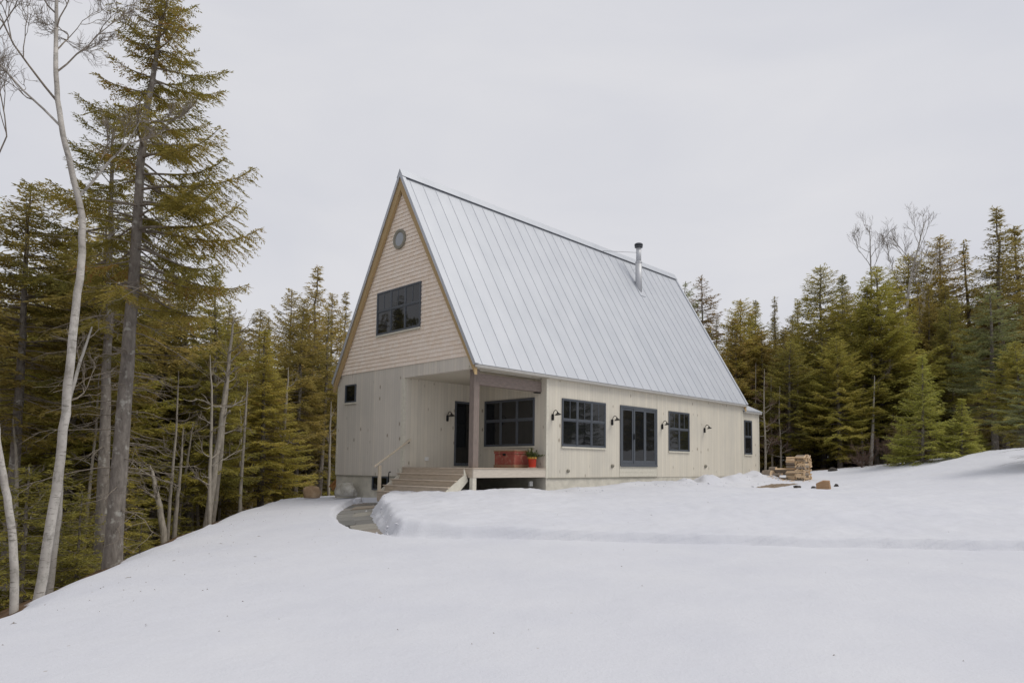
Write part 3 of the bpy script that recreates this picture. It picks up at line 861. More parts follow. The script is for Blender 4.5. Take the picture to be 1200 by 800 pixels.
# stove pipe with cap and stays
cxp, cyp = 12.27, 2.87
ch = HB()
zb_ = zroof(cyp)-.3
ch.tube([(cxp,cyp,zb_),(cxp,cyp,9.40)], .150, 20)
ch.tube([(cxp,cyp,9.38),(cxp,cyp,10.12)], .118, 20)
ch.tube([(cxp,cyp,9.36),(cxp,cyp,9.42)], .16, 20)
chim = ch.build('chimney', M['stove_pipe']); tag(chim, 'round steel stove pipe rising through the metal roof')
for p in chim.data.polygons: p.use_smooth = len(p.vertices) == 4
cp = HB()
cp.tube([(cxp,cyp,10.10),(cxp,cyp,10.16)], .185, 20).tube([(cxp,cyp,10.15),(cxp,cyp,10.19)], .12, 16).tube([(cxp,cyp,10.19),(cxp,cyp,10.25),(cxp,cyp,10.285)], [.195,.195,.15], 20)
cp.build('chimney_cap', M['pipe_cap'], chim)
HB().tube([(cxp,cyp,9.86),(cxp-1.7,W_/2-.12,zroof(W_/2-.12)+.07)], .008, 5).tube([(cxp,cyp,9.45),(cxp+1.15,W_/2-.15,zroof(W_/2-.15)+.06)], .011, 5).build('stay_rod', M['pipe_cap'], chim)
fl = HB()
q = [rp(cyp-.24,.004), rp(cyp+.2,.004), rp(cyp+.2,.022), rp(cyp-.24,.022)]
fl.prism(q, 0, cxp-.2, cxp+.2).build('pipe_flashing', M['roof'], chim)

# rear addition
AX1 = 18.40
HB().box(L_+.03, AX1, .05, .2, ZSB-.3, 2.70).build('addition_wall', M['siding_long'])
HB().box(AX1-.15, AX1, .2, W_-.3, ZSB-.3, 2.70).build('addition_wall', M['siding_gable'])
HB().box(AX1-.09, AX1+.012, .036, .049, ZSB, 2.68).build('corner_board', M['trim'])
ar = HB()
e = 2.735; s2 = .42
xa, xb, ya, yb = L_+.005, AX1+.11, -.10, W_+.10
hgt = s2*(xb-xa)
V = [(xa,ya,e),(xb,ya,e),(xb,yb,e),(xa,yb,e),(xa,ya+(xb-xa)*.62,e+hgt),(xa,yb-(xb-xa)*.62,e+hgt)]
V2 = [(a,b,c-.05) for a,b,c in V]
ar.add(V+V2, [(0,1,4),(1,2,5,4),(2,3,5),(0,4,10,6),(3,9,11,5),(4,5,11,10),(0,6,7,1),(1,7,8,2),(2,8,9,3),(6,9,8,7),(6,10,11,9)])
ar.build('addition_roof', M['roof'])
HB().box(xa+.03, xb-.02, ya+.015, ya+.04, 2.60, 2.684).box(xa+.03, xb-.02, ya+.04, .05, 2.61, 2.63).build('addition_fascia', M['fascia'])

# small open timber lean-to on the hidden side, its end shows past the corner
lt = HB()
lt.prism([(W_+.02,-.36),(W_+.02,-.50),(W_+.86,-.98),(W_+.86,-.84)], 0, .35, .45)
lt.box(.36,.45,W_+.50,W_+.60,-1.9,-.78)
lt.box(1.55,1.64,W_+.50,W_+.60,-1.9,-.78).prism([(W_+.02,-.36),(W_+.02,-.50),(W_+.86,-.98),(W_+.86,-.84)], 0, 1.55, 1.65)
lo = lt.build('cellar_entry_frame', M['fresh_wood'], bevel=.005); tag(lo, 'orange new timber frame past the left corner')
HB().prism([(W_+.02,-.33),(W_+.02,-.357),(W_+.90,-.862),(W_+.90,-.835)], 0, .25, 1.75).build('roof_board', M['fresh_wood'], lo)
# ------------------------------------------------------------------ trees
def sight(u, v, Y):
    """world point on the line of sight through photo pixel (u, v), Y metres out"""
    a, b = u-CX, v-CY
    a, b = a*math.cos(ROLL)+b*math.sin(ROLL), -a*math.sin(ROLL)+b*math.cos(ROLL)
    x, y, z = a/F_PX, math.cos(PITCH)+b/F_PX*math.sin(PITCH), math.sin(PITCH)-b/F_PX*math.cos(PITCH)
    return Vector((x/y*Y, Y, ZC+z/y*Y))
def at(u, Y, v=560):
    return sight(u, v, Y).x
def tree_z(v, u, Y):
    return sight(u, v, Y).z

def np_tubes(chains, n):
    """chains: list of (pts (k,3), radii (k,)) -> verts, quad faces"""
    V, F, off = [], [], 0
    ang = np.arange(n)*2*math.pi/n; ca, sa = np.cos(ang), np.sin(ang)
    for pts, rad in chains:
        pts = np.asarray(pts, float); rad = np.asarray(rad, float); k = len(pts)
        t = np.gradient(pts, axis=0); t /= np.linalg.norm(t, axis=1)[:,None]+1e-9
        up = np.array([0,0,1.]) if abs(t[0,2]) < .8 else np.array([1.,0,0])
        u = np.cross(t, up); u /= np.linalg.norm(u, axis=1)[:,None]+1e-9
        w = np.cross(t, u)
        V.append((pts[:,None] + (u[:,None]*ca[None,:,None] + w[:,None]*sa[None,:,None])*rad[:,None,None]).reshape(-1,3))
        i = (off + np.arange(k-1)[:,None]*n + np.arange(n)[None]).ravel()
        j = (off + np.arange(k-1)[:,None]*n + (np.arange(n)[None]+1)%n).ravel()
        F.append(np.stack([i, j, j+n, i+n], 1)); off += k*n
    return np.concatenate(V), np.concatenate(F)

def blades(P, D, Ln, Wd, rs):
    """diamond shaped needle sprays at P along D"""
    n = len(P)
    rnd = rs.normal(size=(n,3)); rnd[:,2] += 1.6
    S = np.cross(D, rnd); S /= np.linalg.norm(S, axis=1)[:,None]+1e-9
    N = np.cross(S, D)
    a = P; b = P + D*(Ln*.42)[:,None] + S*(Wd*.5)[:,None] + N*(Ln*.06)[:,None]
    c = P + D*Ln[:,None]; d = P + D*(Ln*.42)[:,None] - S*(Wd*.5)[:,None] + N*(Ln*.06)[:,None]
    V = np.stack([a,b,c,d], 1).reshape(-1,3)
    F = np.arange(n*4).reshape(n,4)
    return V, F

def conifer(name, seed, H, r0, R_, cb, prof='spruce', wh=.30, nb=6, up=.5, sag=.55, tw=.095, bl=.15, bw=.044, leaf='olive',
            lean=None, inner=.22, dead=14, gaps=.12, asym=None, bark='bark', dense=1.0, deadlen=1.3, tuft=.35, front=0.0):
    rs = np.random.RandomState(seed)
    root = empty(name, (0,0,0))
    # trunk
    K = 22
    tt = np.linspace(0,1,K)
    ax = np.zeros((K,3)); ax[:,2] = tt*H
    wob = H*.006
    ax[:,0] = wob*np.cumsum(rs.normal(size=K)*.35)*tt; ax[:,1] = wob*np.cumsum(rs.normal(size=K)*.35)*tt
    if lean is not None: ax[:,0] += lean[0]*H*tt**1.1; ax[:,1] += lean[1]*H*tt**1.1
    rad = r0*np.maximum(1-tt, .0)**.82 + .012
    rad[0] *= 1.28; 
    ax0 = ax.copy(); ax0[0,2] = -.6
    V, F = np_tubes([(ax0, rad)], 12)
    np_mesh('trunk', V, F, M[bark], True, parent=root)
    def axp(h):
        t = np.clip(h/H, 0, 1)
        return np.array([np.interp(t, tt, ax[:,i]) for i in range(3)])
    # branches
    BP, BD, BL, BW, BT = [], [], [], [], []
    chains = []
    h = cb*H; az0 = rs.rand()*6.28
    lob = rs.rand(8)*6.28
    while h < H*.992:
        t = (h-cb*H)/(H-cb*H)
        if prof == 'spruce': pr = (1-t)**.66*min(1, .38+2.6*t)
        elif prof == 'fir': pr = (1-t)**.88*min(1, .75+2*t)
        elif prof == 'column': pr = min(1,(1-t)*1.9)**.9*min(1, .5+1.5*t)
        elif prof == 'cone': pr = (1-t)**.95
        else: pr = (1-t)**.5*(.55+.45*math.sin(t*9+seed))*min(1,.4+2*t)
        n_b = nb if t < .85 else max(4, nb-1)
        az0 += 2.4+rs.rand()*.5
        for b in range(n_b):
            if rs.rand() < gaps: continue
            az = az0 + b*2*math.pi/n_b + rs.normal()*.22
            if front and t < .75 and math.cos(az+math.pi/2) > .55 and rs.rand() < front: continue
            l_ = R_*pr*(.72+.5*rs.rand())*(1+.22*math.sin(2*az+lob[0]+h*.35)+.15*math.sin(3*az+lob[1]+h*.8))
            if asym is not None: l_ *= 1+asym[1]*math.cos(az-asym[0])
            l_ = max(l_, .10+.05*rs.rand())
            e0 = up*(.10+.75*t) + rs.normal()*.10 - .12*(1-t)
            hh = h + rs.normal()*wh*.22
            if hh >= H: hh = H*.99
            p0 = axp(hh)
            d2 = np.array([math.cos(az), math.sin(az), 0.])
            s = np.linspace(0,1,8)
            zc = l_*(math.sin(e0)*s - sag*(1-.75*t)*s**1.6*.75 + sag*(1-.3*t)*.55*s**3.2)
            xy = l_*math.cos(e0*.8)*s
            side = np.array([-d2[1], d2[0], 0])
            wig = l_*.05*np.sin(s*3+rs.rand()*6)*s
            pts = p0 + d2*xy[:,None] + side*wig[:,None] + np.array([0,0,1.])*zc[:,None]
            chains.append((pts, (.0045+.0105*min(l_,2.6))*(1-s*.88)+.002))
            # twigs in a flat spray
            nt = max(3, int(l_/tw*dense))
            st = np.linspace(inner if l_ > .9 else .04, .985, nt) + rs.normal(size=nt)*.01
            st = np.clip(st, .02, .99)
            tp = np.stack([np.interp(st, s, pts[:,i]) for i in range(3)], 1)
            bd = np.stack([np.interp(np.minimum(st+.05,1), s, pts[:,i])-np.interp(np.maximum(st-.05,0), s, pts[:,i]) for i in range(3)],1)
            bd /= np.linalg.norm(bd,axis=1)[:,None]+1e-9
            tintb = rs.rand()*.55
            for sg in (-1,1):
                tl = (.10 + .34*l_*(1-st)**.75*np.minimum(1,(st-(inner if l_ > .9 else 0))*4+.35))*(.55+.75*rs.rand(nt))
                tl = np.minimum(tl, .75)
                ang = .95 + rs.normal(size=nt)*.18
                td = bd*np.cos(ang)[:,None] + side*(sg*np.sin(ang))[:,None]
                td[:,2] += -.16 + rs.normal(size=nt)*.13 - tuft*rs.rand(nt)
                td /= np.linalg.norm(td,axis=1)[:,None]
                tint = np.clip(tintb + .45*rs.rand(nt), 0, 1)
                # the blades along each twig, alternating
                m_ = np.maximum(2, (tl/(bl*.42)*dense).astype(int))
                idx = np.repeat(np.arange(nt), m_)
                kk = np.concatenate([np.arange(q) for q in m_])
                fr = (kk+.4*rs.rand(len(kk)))/m_[idx]
                P = tp[idx] + td[idx]*(tl[idx]*fr)[:,None]
                P[:,2] -= .10*tl[idx]*fr**2
                lat = np.cross(td[idx], np.array([0,0,1.])); lat /= np.linalg.norm(lat,axis=1)[:,None]+1e-9
                sgn = np.where(kk%2==0, 1, -1)*(.35+.55*rs.rand(len(kk)))
                D = td[idx] + lat*sgn[:,None] + rs.normal(size=(len(kk),3))*.16
                D /= np.linalg.norm(D,axis=1)[:,None]
                BP.append(P); BD.append(D); BL.append(bl*(.75+.6*rs.rand(len(kk)))); BW.append(bw*(.8+.5*rs.rand(len(kk))))
                BT.append(np.clip(tint[idx]+rs.normal(size=len(kk))*.07,0,1))
            # blades on the branch tip itself
            nq = max(3, int(l_*.5/(bl*.5)))
            fq = .5+.5*rs.rand(nq)
            P = np.stack([np.interp(fq, s, pts[:,i]) for i in range(3)],1)
            D = np.repeat(bd[-1][None], nq, 0) + rs.normal(size=(nq,3))*.4
            D /= np.linalg.norm(D,axis=1)[:,None]
            BP.append(P); BD.append(D); BL.append(np.full(nq,bl)); BW.append(np.full(nq,bw)); BT.append(np.clip(tintb+.4*rs.rand(nq),0,1))
        h += wh*(1.0-.45*t)*(.8+.4*rs.rand())
    # leader
    nq = 16
    P = np.repeat(axp(H*.995)[None], nq, 0) + np.c_[np.zeros((nq,2)), -np.linspace(0,.35,nq)]
    D = rs.normal(size=(nq,3))*.5 + np.array([0,0,1.]); D /= np.linalg.norm(D,axis=1)[:,None]
    BP.append(P); BD.append(D); BL.append(np.full(nq,bl)); BW.append(np.full(nq,bw)); BT.append(rs.rand(nq))
    P = np.concatenate(BP); D = np.concatenate(BD); Ln = np.concatenate(BL); Wd = np.concatenate(BW); T = np.concatenate(BT)
    V, F = blades(P, D, Ln, Wd, rs)
    np_mesh('crown', V, F, M[leaf], False, {'tint': ('FACE', T)}, parent=root)
    # bare dead limbs under the crown
    for q in range(dead):
        hh = H*(.06+(cb+.12)*rs.rand()); az = rs.rand()*6.28
        l_ = deadlen*(.35+.8*rs.rand()); p0 = axp(hh); s = np.linspace(0,1,6)
        d2 = np.array([math.cos(az), math.sin(az), 0.])
        zc = l_*(.08*s-.42*s**1.8*rs.rand()-.05*s)
        pts = p0 + d2*(l_*s)[:,None] + np.array([0,0,1.])*zc[:,None] + rs.normal(size=(6,3))*.02
        chains.append((pts, .011*(1-s*.8)+.002))
        for w_ in range(rs.randint(2,6)):
            f = .3+.65*rs.rand(); b0 = np.array([np.interp(f, s, pts[:,i]) for i in range(3)])
            dd = d2*.6 + np.array([-d2[1],d2[0],0])*rs.choice([-1,1])*.8 + np.array([0,0,rs.normal()*.25-.2])
            s3 = np.linspace(0,1,4)
            chains.append((b0 + dd*(l_*.38*s3)[:,None] + rs.normal(size=(4,3))*.012, .005*(1-s3*.7)+.0012))
    if chains:
        V, F = np_tubes(chains, 4)
        np_mesh('limbs', V, F, M['twig'], True, parent=root)
    return root

def bare_tree(name, seed, pts, rad, mat_k='birch', limbs=(), depth=4, spread=.7, twig_len=.5, leafless=True, twigs=None, nside=9):
    """deciduous tree without leaves: trunk through given points, limbs = (fraction, azimuth, elevation, length)"""
    rs = np.random.RandomState(seed)
    root = empty(name, (0,0,0))
    pts = np.array(pts, float)
    s = np.linspace(0,1,len(pts)); ss = np.linspace(0,1,len(pts)*4)
    sm = np.stack([np.interp(ss, s, pts[:,i]) for i in range(3)],1)
    for _ in range(3): sm[1:-1] = (sm[:-2]+2*sm[1:-1]+sm[2:])/4
    sm[1:-1,:2] += rs.normal(size=(len(sm)-2,2))*rad*.10
    rr = rad*(1-ss)**.75+.012
    V, F = np_tubes([(sm, rr)], 14); np_mesh('trunk', V, F, M[mat_k], True, parent=root)
    big, fine = [], []
    def grow(p, d, l_, r_, lev):
        n = 7; q = [p]; d = d/np.linalg.norm(d)
        for i in range(n-1):
            d = d + rs.normal(size=3)*.19 + np.array([0,0,.09]); d /= np.linalg.norm(d)
            q.append(q[-1]+d*l_/(n-1))
        q = np.array(q); f = np.linspace(0,1,n)
        (big if r_ > .016 else fine).append((q, r_*(1-f*.72)+.0013))
        if lev <= 0: return
        k = rs.randint(4,7) if lev > 1 else rs.randint(4,8)
        for i in range(k):
            t = .25+.75*(i+rs.rand())/k; b = np.array([np.interp(t, f, q[:,j]) for j in range(3)])
            dd = q[-1]-q[0]; dd /= np.linalg.norm(dd)
            sd_ = np.cross(dd, rs.normal(size=3)); sd_ /= np.linalg.norm(sd_)
            grow(b, dd*(1-spread*.35)+sd_*spread*(.6+.5*rs.rand()), l_*(.42+.25*rs.rand())*(1.1-.35*t), r_*.5, lev-1)
    for (fr, az, el, l_) in limbs:
        p = np.array([np.interp(fr, ss, sm[:,i]) for i in range(3)]); r_ = float(np.interp(fr, ss, rr))*.46
        grow(p, np.array([math.cos(az)*math.cos(el), math.sin(az)*math.cos(el), math.sin(el)]), l_, max(.008,r_), depth-1)
    if big:
        V, F = np_tubes(big, 7); np_mesh('limbs', V, F, M[mat_k], True, parent=root)
    if fine:
        V, F = np_tubes(fine, 4); np_mesh('twigs', V, F, M[twigs or 'twig'], True, parent=root)
    return root

# kinds ------------------------------------------------------------------
KIND = {
 'forest':  conifer('spruce_tree', 11, 13, .15, 2.6, .30, wh=.30, leaf='olive', dead=46, gaps=.15),
 'forest2': conifer('spruce_tree', 12, 14, .16, 2.5, .40, wh=.34, leaf='olive', dead=60, gaps=.2, prof='column'),
 'dense':   conifer('spruce_tree', 13, 11, .14, 2.8, .10, wh=.29, leaf='olive', dead=20, gaps=.10, prof='fir'),
 'dense2':  conifer('spruce_tree', 14, 12, .15, 2.9, .16, wh=.30, leaf='green', dead=24, gaps=.12),
 'fir':     conifer('fir_tree', 15, 12, .14, 2.4, .14, wh=.28, leaf='green', dead=22, gaps=.10, prof='fir', up=.35, sag=.35),
 'broad':   conifer('spruce_tree', 16, 11, .17, 3.5, .08, wh=.30, leaf='green', dead=14, gaps=.08, prof='spruce', up=.4, sag=.6, nb=7),
 'spire':   conifer('fir_tree', 17, 13, .13, 1.9, .22, wh=.36, leaf='olive', dead=30, gaps=.16, prof='fir', up=.55, sag=.35),
 'thin':    conifer('spruce_tree', 18, 13, .11, 1.6, .35, wh=.42, leaf='brown_needles', dead=40, gaps=.4, prof='column'),
 'young':   conifer('fir_sapling', 19, 5, .06, 1.45, .03, wh=.20, leaf='young', dead=0, gaps=.06, prof='cone', up=.75, sag=.25, bl=.12, bw=.034),
 'under':   conifer('fir_sapling', 20, 3.4, .045, 1.25, .05, wh=.24, leaf='green', dead=4, gaps=.22, prof='cone', up=.3, sag=.3, bl=.11, bw=.03),
 'ragged':  conifer('spruce_tree', 22, 12, .14, 2.6, .26, wh=.36, leaf='olive', dead=60, gaps=.42, prof='irregular', tuft=.6),
 'yellow':  conifer('spruce_tree', 23, 11, .16, 3.3, .10, wh=.32, leaf='yellow', dead=20, gaps=.16, prof='spruce', up=.45, nb=7, tuft=.2),
 'dying':   conifer('spruce_tree', 21, 12, .14, 2.7, .20, wh=.34, leaf='bluish', dead=90, gaps=.45, prof='spruce', deadlen=2.0),
}
KH = {'forest':13,'forest2':14,'dense':11,'dense2':12,'fir':12,'broad':11,'spire':13,'thin':13,'young':5,'under':3.4,'dying':12,'ragged':12,'yellow':11}
KIDS = {k: children(o) for k, o in KIND.items()}
used = set()
trng = random.Random(77)
def plant(kind, u, Y, vtop=None, H=None, label=None, cat=None, group=None, name=None, X=None, sink=.05, wid=1.0):
    X = at(u, Y) if X is None else X
    z = gz(X, Y) - sink
    if H is None: H = tree_z(vtop, u, Y) - z
    if kind not in used:
        o = KIND[kind]; used.add(kind)
    else:
        o = copy_tree(KIND[kind], KIDS[kind])
    if name: o.name = name
    o.location = (X, Y, z)
    s = H/KH[kind]; w = s**.75*wid*trng.uniform(.95,1.3)
    o.scale = (w, w, s)
    o.rotation_euler = (trng.uniform(-.035,.035), trng.uniform(-.035,.035), trng.uniform(0, 6.28))
    for k in ('label','group'): 
        if k in o: del o[k]
    tag(o, label, cat or 'tree', group)
    return o

# the tall spruce at the left, birches beside it ---------------------------------
def rel(u, v, Y, X0, Y0, z0):
    return (at(u, Y)-X0, Y-Y0, tree_z(v, u, Y)-z0)
Yb = 13.0; Xb = at(137, Yb); zb = gz(Xb, Yb)-.1
Hb = tree_z(-28, 176, Yb)-zb
bigs = conifer('spruce_tree', 101, Hb, .145, 2.25, .42, wh=.34, nb=6, inner=.32, front=.7, tuft=.75, up=.5, sag=.75, tw=.045, bl=.072, bw=.021, leaf='dark_olive',
               lean=((at(178,Yb,0)-Xb)/Hb, 0), dead=46, gaps=.20, dense=1.1, asym=(-.15,.22), prof='spruce', deadlen=1.5)
bigs.location = (Xb, Yb, zb)
tag(bigs, 'tallest spruce with a thick lichen spotted trunk rising out of the top of the picture', 'tree')
Y2 = 17.0; X2 = at(123, Y2); z2 = gz(X2, Y2)-.1; H2 = tree_z(120, 130, Y2)-z2
b2 = conifer('spruce_tree', 102, H2, .14, 2.4, .44, wh=.38, nb=6, inner=.34, front=.6, tuft=.6, up=.5, sag=.65, tw=.065, bl=.09, bw=.026, leaf='dark_olive',
             lean=((at(129,Y2,200)-X2)/H2, 0), dead=50, gaps=.25, asym=(3.1,.3), deadlen=1.4)
b2.location = (X2, Y2, z2)
tag(b2, 'second large spruce, its straight dark trunk just left of the tallest one', 'tree')

def birch(seed, trail, Y, rad, label, mat_k='birch', limbs=(), depth=4, **kw):
    X0 = at(trail[0][0], Y, trail[0][1]); z0 = gz(X0, Y)-.15
    pts = [(at(u, Y, v)-X0, .25*math.sin(i*1.3)*i/len(trail), tree_z(v, u, Y)-z0) for i, (u, v) in enumerate(trail)]
    pts[0] = (0,0,min(-.1, pts[0][2])) 
    o = bare_tree('birch_tree', seed, pts, rad, mat_k, limbs, depth, **kw)
    o.location = (X0, Y, z0); tag(o, label, 'tree'); return o
birch(201, [(42,712),(58,620),(68,550),(80,470),(88,400),(93,320),(92,255),(82,200),(78,150),(72,90),(62,30),(55,-30),(50,-70)], 9.9, .055,
      'white birch with a thick curving trunk that forks in front of the big spruces', limbs=[(.54,-.05,1.0,1.5),(.66,3.0,.75,2.4),(.70,3.4,.8,1.9),(.75,.4,.9,1.3),(.79,2.2,.9,1.6),(.83,.1,.8,1.2),(.86,3.0,.9,1.5),(.9,1.2,.9,1.1),(.94,3.4,.9,1.0),(.96,0,.9,.9)], depth=5, spread=.6)
birch(202, [(18,716),(16,660),(10,600),(5,545),(0,505),(-6,430),(-14,330),(-16,220),(-10,110),(-4,0),(0,-60)], 9.4, .040,
      'leaning birch cut by the left edge of the picture', limbs=[(.72,.3,.8,1.6),(.78,2.9,.8,1.4),(.85,.0,.8,1.3),(.9,1.9,.9,1.1),(.94,.3,.9,1.0)], depth=4, spread=.6)
birch(203, [(56,700),(62,640),(68,590),(76,530),(84,480),(90,430),(98,380)], 11.6, .045,
      'slender grey birch stem right behind the thick white birch', 'birch_grey', limbs=[(.7,.3,.6,.8),(.85,2.4,.7,.8),(.95,.9,.8,.7)], depth=3)

lr0 = random.Random(15)
# snags and poles in the left wood
def snag(seed, trail, Y, rad, label, name='dead_tree', nl=9, mat_k='dead_bark'):
    X0 = at(trail[0][0], Y, trail[0][1]); z0 = gz(X0, Y)-.2
    pts = [(at(u, Y, v)-X0, 0, tree_z(v, u, Y)-z0) for (u, v) in trail]; pts[0] = (0,0,-.2)
    r_ = random.Random(seed)
    o = bare_tree(name, seed, pts, rad, mat_k, [(r_.uniform(.35,.98), r_.uniform(0,6.28), r_.uniform(-.2,.7), r_.uniform(.4,1.1)) for _ in range(nl)], 2, twigs='twig')
    o.location = (X0, Y, z0); tag(o, label, 'dead tree'); return o
snag(301, [(240,618),(250,560),(258,505),(265,450),(271,400),(274,370)], 21, .10, 'pale leaning dead trunk in the wood, left of the thin straight pole')
snag(302, [(246,618),(256,560),(262,500),(266,460),(270,410)], 22.5, .085, 'grey dead trunk close behind the pale leaning one')
snag(303, [(280,606),(283,560),(286,515),(289,470),(290,446)], 23, .050, 'thin straight bare pole standing alone before the dark wood', nl=0)
snag(304, [(322,598),(328,560),(331,520),(336,470),(338,430)], 29, .13, 'broad grey dead trunk left of the tan boulder')
snag(305, [(196,640),(188,600),(180,560),(176,545)], 19, .09, 'broken short dead trunk leaning left in the dark wood', nl=4)
snag(306, [(203,640),(207,590),(212,545),(215,500)], 20.5, .06, 'forked dead stem right of the broken short trunk', nl=6)
snag(307, [(385,585),(386,540),(387,500),(388,470)], 34, .07, 'pale dead stem beside the left corner of the house', nl=3)
snag(308, [(222,628),(224,560),(227,480),(228,420)], 24, .12, 'grey spruce trunk with stubs right of the forked dead stem', nl=14, mat_k='bark')

for i in range(16):
    u = 20+i*17.5+lr0.uniform(-7,7); Y = lr0.uniform(17,30)
    if line_d(np.array([at(u,Y)]), np.array([Y]), CREST)[0] < .6: continue
    X0 = at(u, Y); z0 = gz(X0, Y)-.2; Ht = tree_z(lr0.uniform(400,520), u, Y)-z0; ln = lr0.uniform(-.5,.5)
    o = bare_tree('dead_tree', 330+i, [(0,0,-.2),(ln*.35,0,Ht*.35),(ln*.6,.1,Ht*.7),(ln,0,Ht)], lr0.uniform(.035,.065), 'dead_bark',
                  [(lr0.uniform(.25,.98), lr0.uniform(0,6.28), lr0.uniform(-.2,.5), lr0.uniform(.4,1.0)) for _ in range(12)], 2, twigs='twig')
    o.location = (X0, Y, z0); tag(o, 'thin pale bare stem among the dark spruces of the left wood', 'dead tree', 'thin bare stems in the left wood')

# left wood, trees one can tell apart
plant('spire', 360, 41, 312, label='narrow fir with the highest top left of the house')
plant('forest', 333, 43, 340, label='olive spruce left of the narrow fir, its top a little lower', wid=.9)
plant('forest', 385, 47, 346, label='spruce whose top touches the left roof edge')
plant('spire', 408, 50, 343, label='fir tip showing right against the left roof slope')
plant('ragged', 300, 37, 372, label='rounded olive spruce at the left end of the group beside the house')
plant('forest', 346, 36, 352, label='full olive spruce in front of the narrow fir', wid=1.05)
plant('ragged', 374, 38, 366, label='bushy spruce close behind the left corner of the house')
plant('forest2', 222, 25, 330, label='olive spruce with bare lower trunk standing just right of the tallest spruce')
plant('forest', 268, 34, 372, label='thin spruce with gaps to the sky behind the leaning dead trunks', wid=.8)
plant('dense', 245, 30, 395, label='low olive spruce between the leaning dead trunks and the pole')
plant('forest2', 14, 17.5, 215, label='spruce with long boughs at the left edge behind the birches')
plant('forest', 62, 21, 255, label='olive spruce between the two white birches')
plant('dense2', 100, 24, 300, label='spruce filling the gap left of the second large spruce')
plant('forest', 180, 24, 345, label='spruce in the shade just right of the tallest trunk', wid=.9)
for (u, Y, vt) in ((-28,14,520),(32,13.5,545),(78,15.5,530),(96,14.5,575),(112,19,540),(150,18,560),(206,22,548),(168,16.5,600)):
    plant('under', u, Y, vt, label='yellow green fir sapling in the undergrowth of the left wood', cat='sapling', group='fir saplings in the left wood')
GL = 'spruces of the dense wood on the left'
LLAB = 'olive spruce among many alike in the dense wood left of the house'
lr = random.Random(5)
fill = []
for (Y0, Y1, u0, u1, n, v0, v1) in ((19,25,-210,300,8,300,440),(25,32,-230,340,11,300,420),(32,42,-180,400,15,350,440),(42,58,-120,430,20,375,450)):
    for i in range(n):
        u = u0+(u1-u0)*(i+lr.uniform(.1,.9))/n; Y = lr.uniform(Y0, Y1)
        if line_d(np.array([at(u,Y)]), np.array([Y]), CREST)[0] < .8: continue
        vt = lr.uniform(v0, v1) if u > 150 else lr.uniform(v0-70, v1-60)
        fill.append((u, Y, vt))
for i, (u, Y, vt) in enumerate(fill):
    plant(lr.choice(['forest','forest2','ragged','yellow','ragged','fir']), u, Y, vt, label=LLAB, group=GL)

# right wood
plant('dying', 800, 49, 330, label='grey green spruce tip just past the rear end of the ridge', wid=.8)
plant('thin', 826, 50, 324, label='thin sparse spruce standing free right behind the roof')
plant('dense2', 868, 47, 352, label='green spruce close to the rear slope of the roof')
plant('fir', 884, 49, 352, label='fir between the spruce by the roof slope and the one above the rear addition', wid=.8)
plant('ragged', 910, 48, 346, label='green spruce rising straight above the rear addition of the house')
plant('fir', 936, 50, 352, label='small topped fir left of the pointed spruce over the woodpile')
plant('dense2', 966, 46, 312, label='pointed dark spruce rising above the woodpile')
plant('fir', 990, 50, 322, label='fir tip right beside the pointed spruce')
plant('yellow', 1036, 43, 312, label='broad yellow green spruce in the middle of the right wood', wid=1.25)
plant('dense2', 1070, 50, 296, label='dark spruce below the bare birches')
plant('forest', 1112, 50, 276, label='tall fir right of the bare birches')
plant('ragged', 1144, 50, 283, label='tall spruce left of the tallest one on the right')
plant('spire', 1180, 45, 247, label='tallest spruce near the right edge', wid=1.2)
plant('dense', 1206, 47, 262, label='tall olive spruce cut by the right edge')
plant('dying', 1168, 38, 335, label='half dead grey spruce with bare drooping limbs on the right', wid=1.2)
plant('dense2', 1120, 42, 350, label='dark spruce left of the half dead grey one')
plant('yellow', 985, 41, 395, label='green spruce with drooping boughs behind the woodpile', wid=.9)
plant('dense2', 925, 42, 400, label='dark green spruce behind the rear addition')
plant('yellow', 1200, 34, 400, label='yellow green spruce low at the right edge', wid=.9)
plant('young', 1082, 33.5, 418, label='bright yellow green young fir standing before the right wood', cat='sapling', wid=1.05)
plant('young', 1128, 33, 468, label='smaller bright young fir right of the tall young one', cat='sapling')
plant('young', 1058, 35, 492, label='low bright young fir left of the tall young one', cat='sapling')
plant('young', 1150, 35, 505, label='lowest young fir at the right of the bright group', cat='sapling')
o = plant('dying', 1222, 26, 425, label='spruce at the right edge whose low boughs sweep the snow', wid=1.3)
GR = 'spruces of the dense wood on the right'
RLAB = 'dark green spruce among many alike in the dense wood right of the house'
for i in range(34):
    u = 850+i*12.5+lr.uniform(-6,6); Y = lr.uniform(50,74)
    plant('under', u, Y, H=lr.uniform(3.5,6.5), wid=1.3, label='low fir of the understorey between the trunks of the right wood', cat='sapling', group='low firs under the right wood')
fill = []
for (Y0, Y1, u0, u1, n, v0, v1) in ((41,47,1010,1330,10,330,420),(44,52,850,1360,18,330,400),(52,60,780,1400,24,315,385),(60,72,770,1420,22,330,390)):
    for i in range(n):
        u = u0+(u1-u0)*(i+lr.uniform(.1,.9))/n
        vt = lr.uniform(v0, v1)
        if u < 1000: vt = max(vt, 362+lr.uniform(0,30))
        fill.append((u, lr.uniform(Y0, Y1), vt))
for i in range(20):
    fill.append((860+i*24+lr.uniform(-8,8), lr.uniform(56,80), lr.uniform(395,450)))
for (u, Y, vt) in fill:
    plant(lr.choice(['dense2','fir','ragged','forest','yellow','fir','ragged','dense']), u, Y, vt, label=RLAB, group=GR)

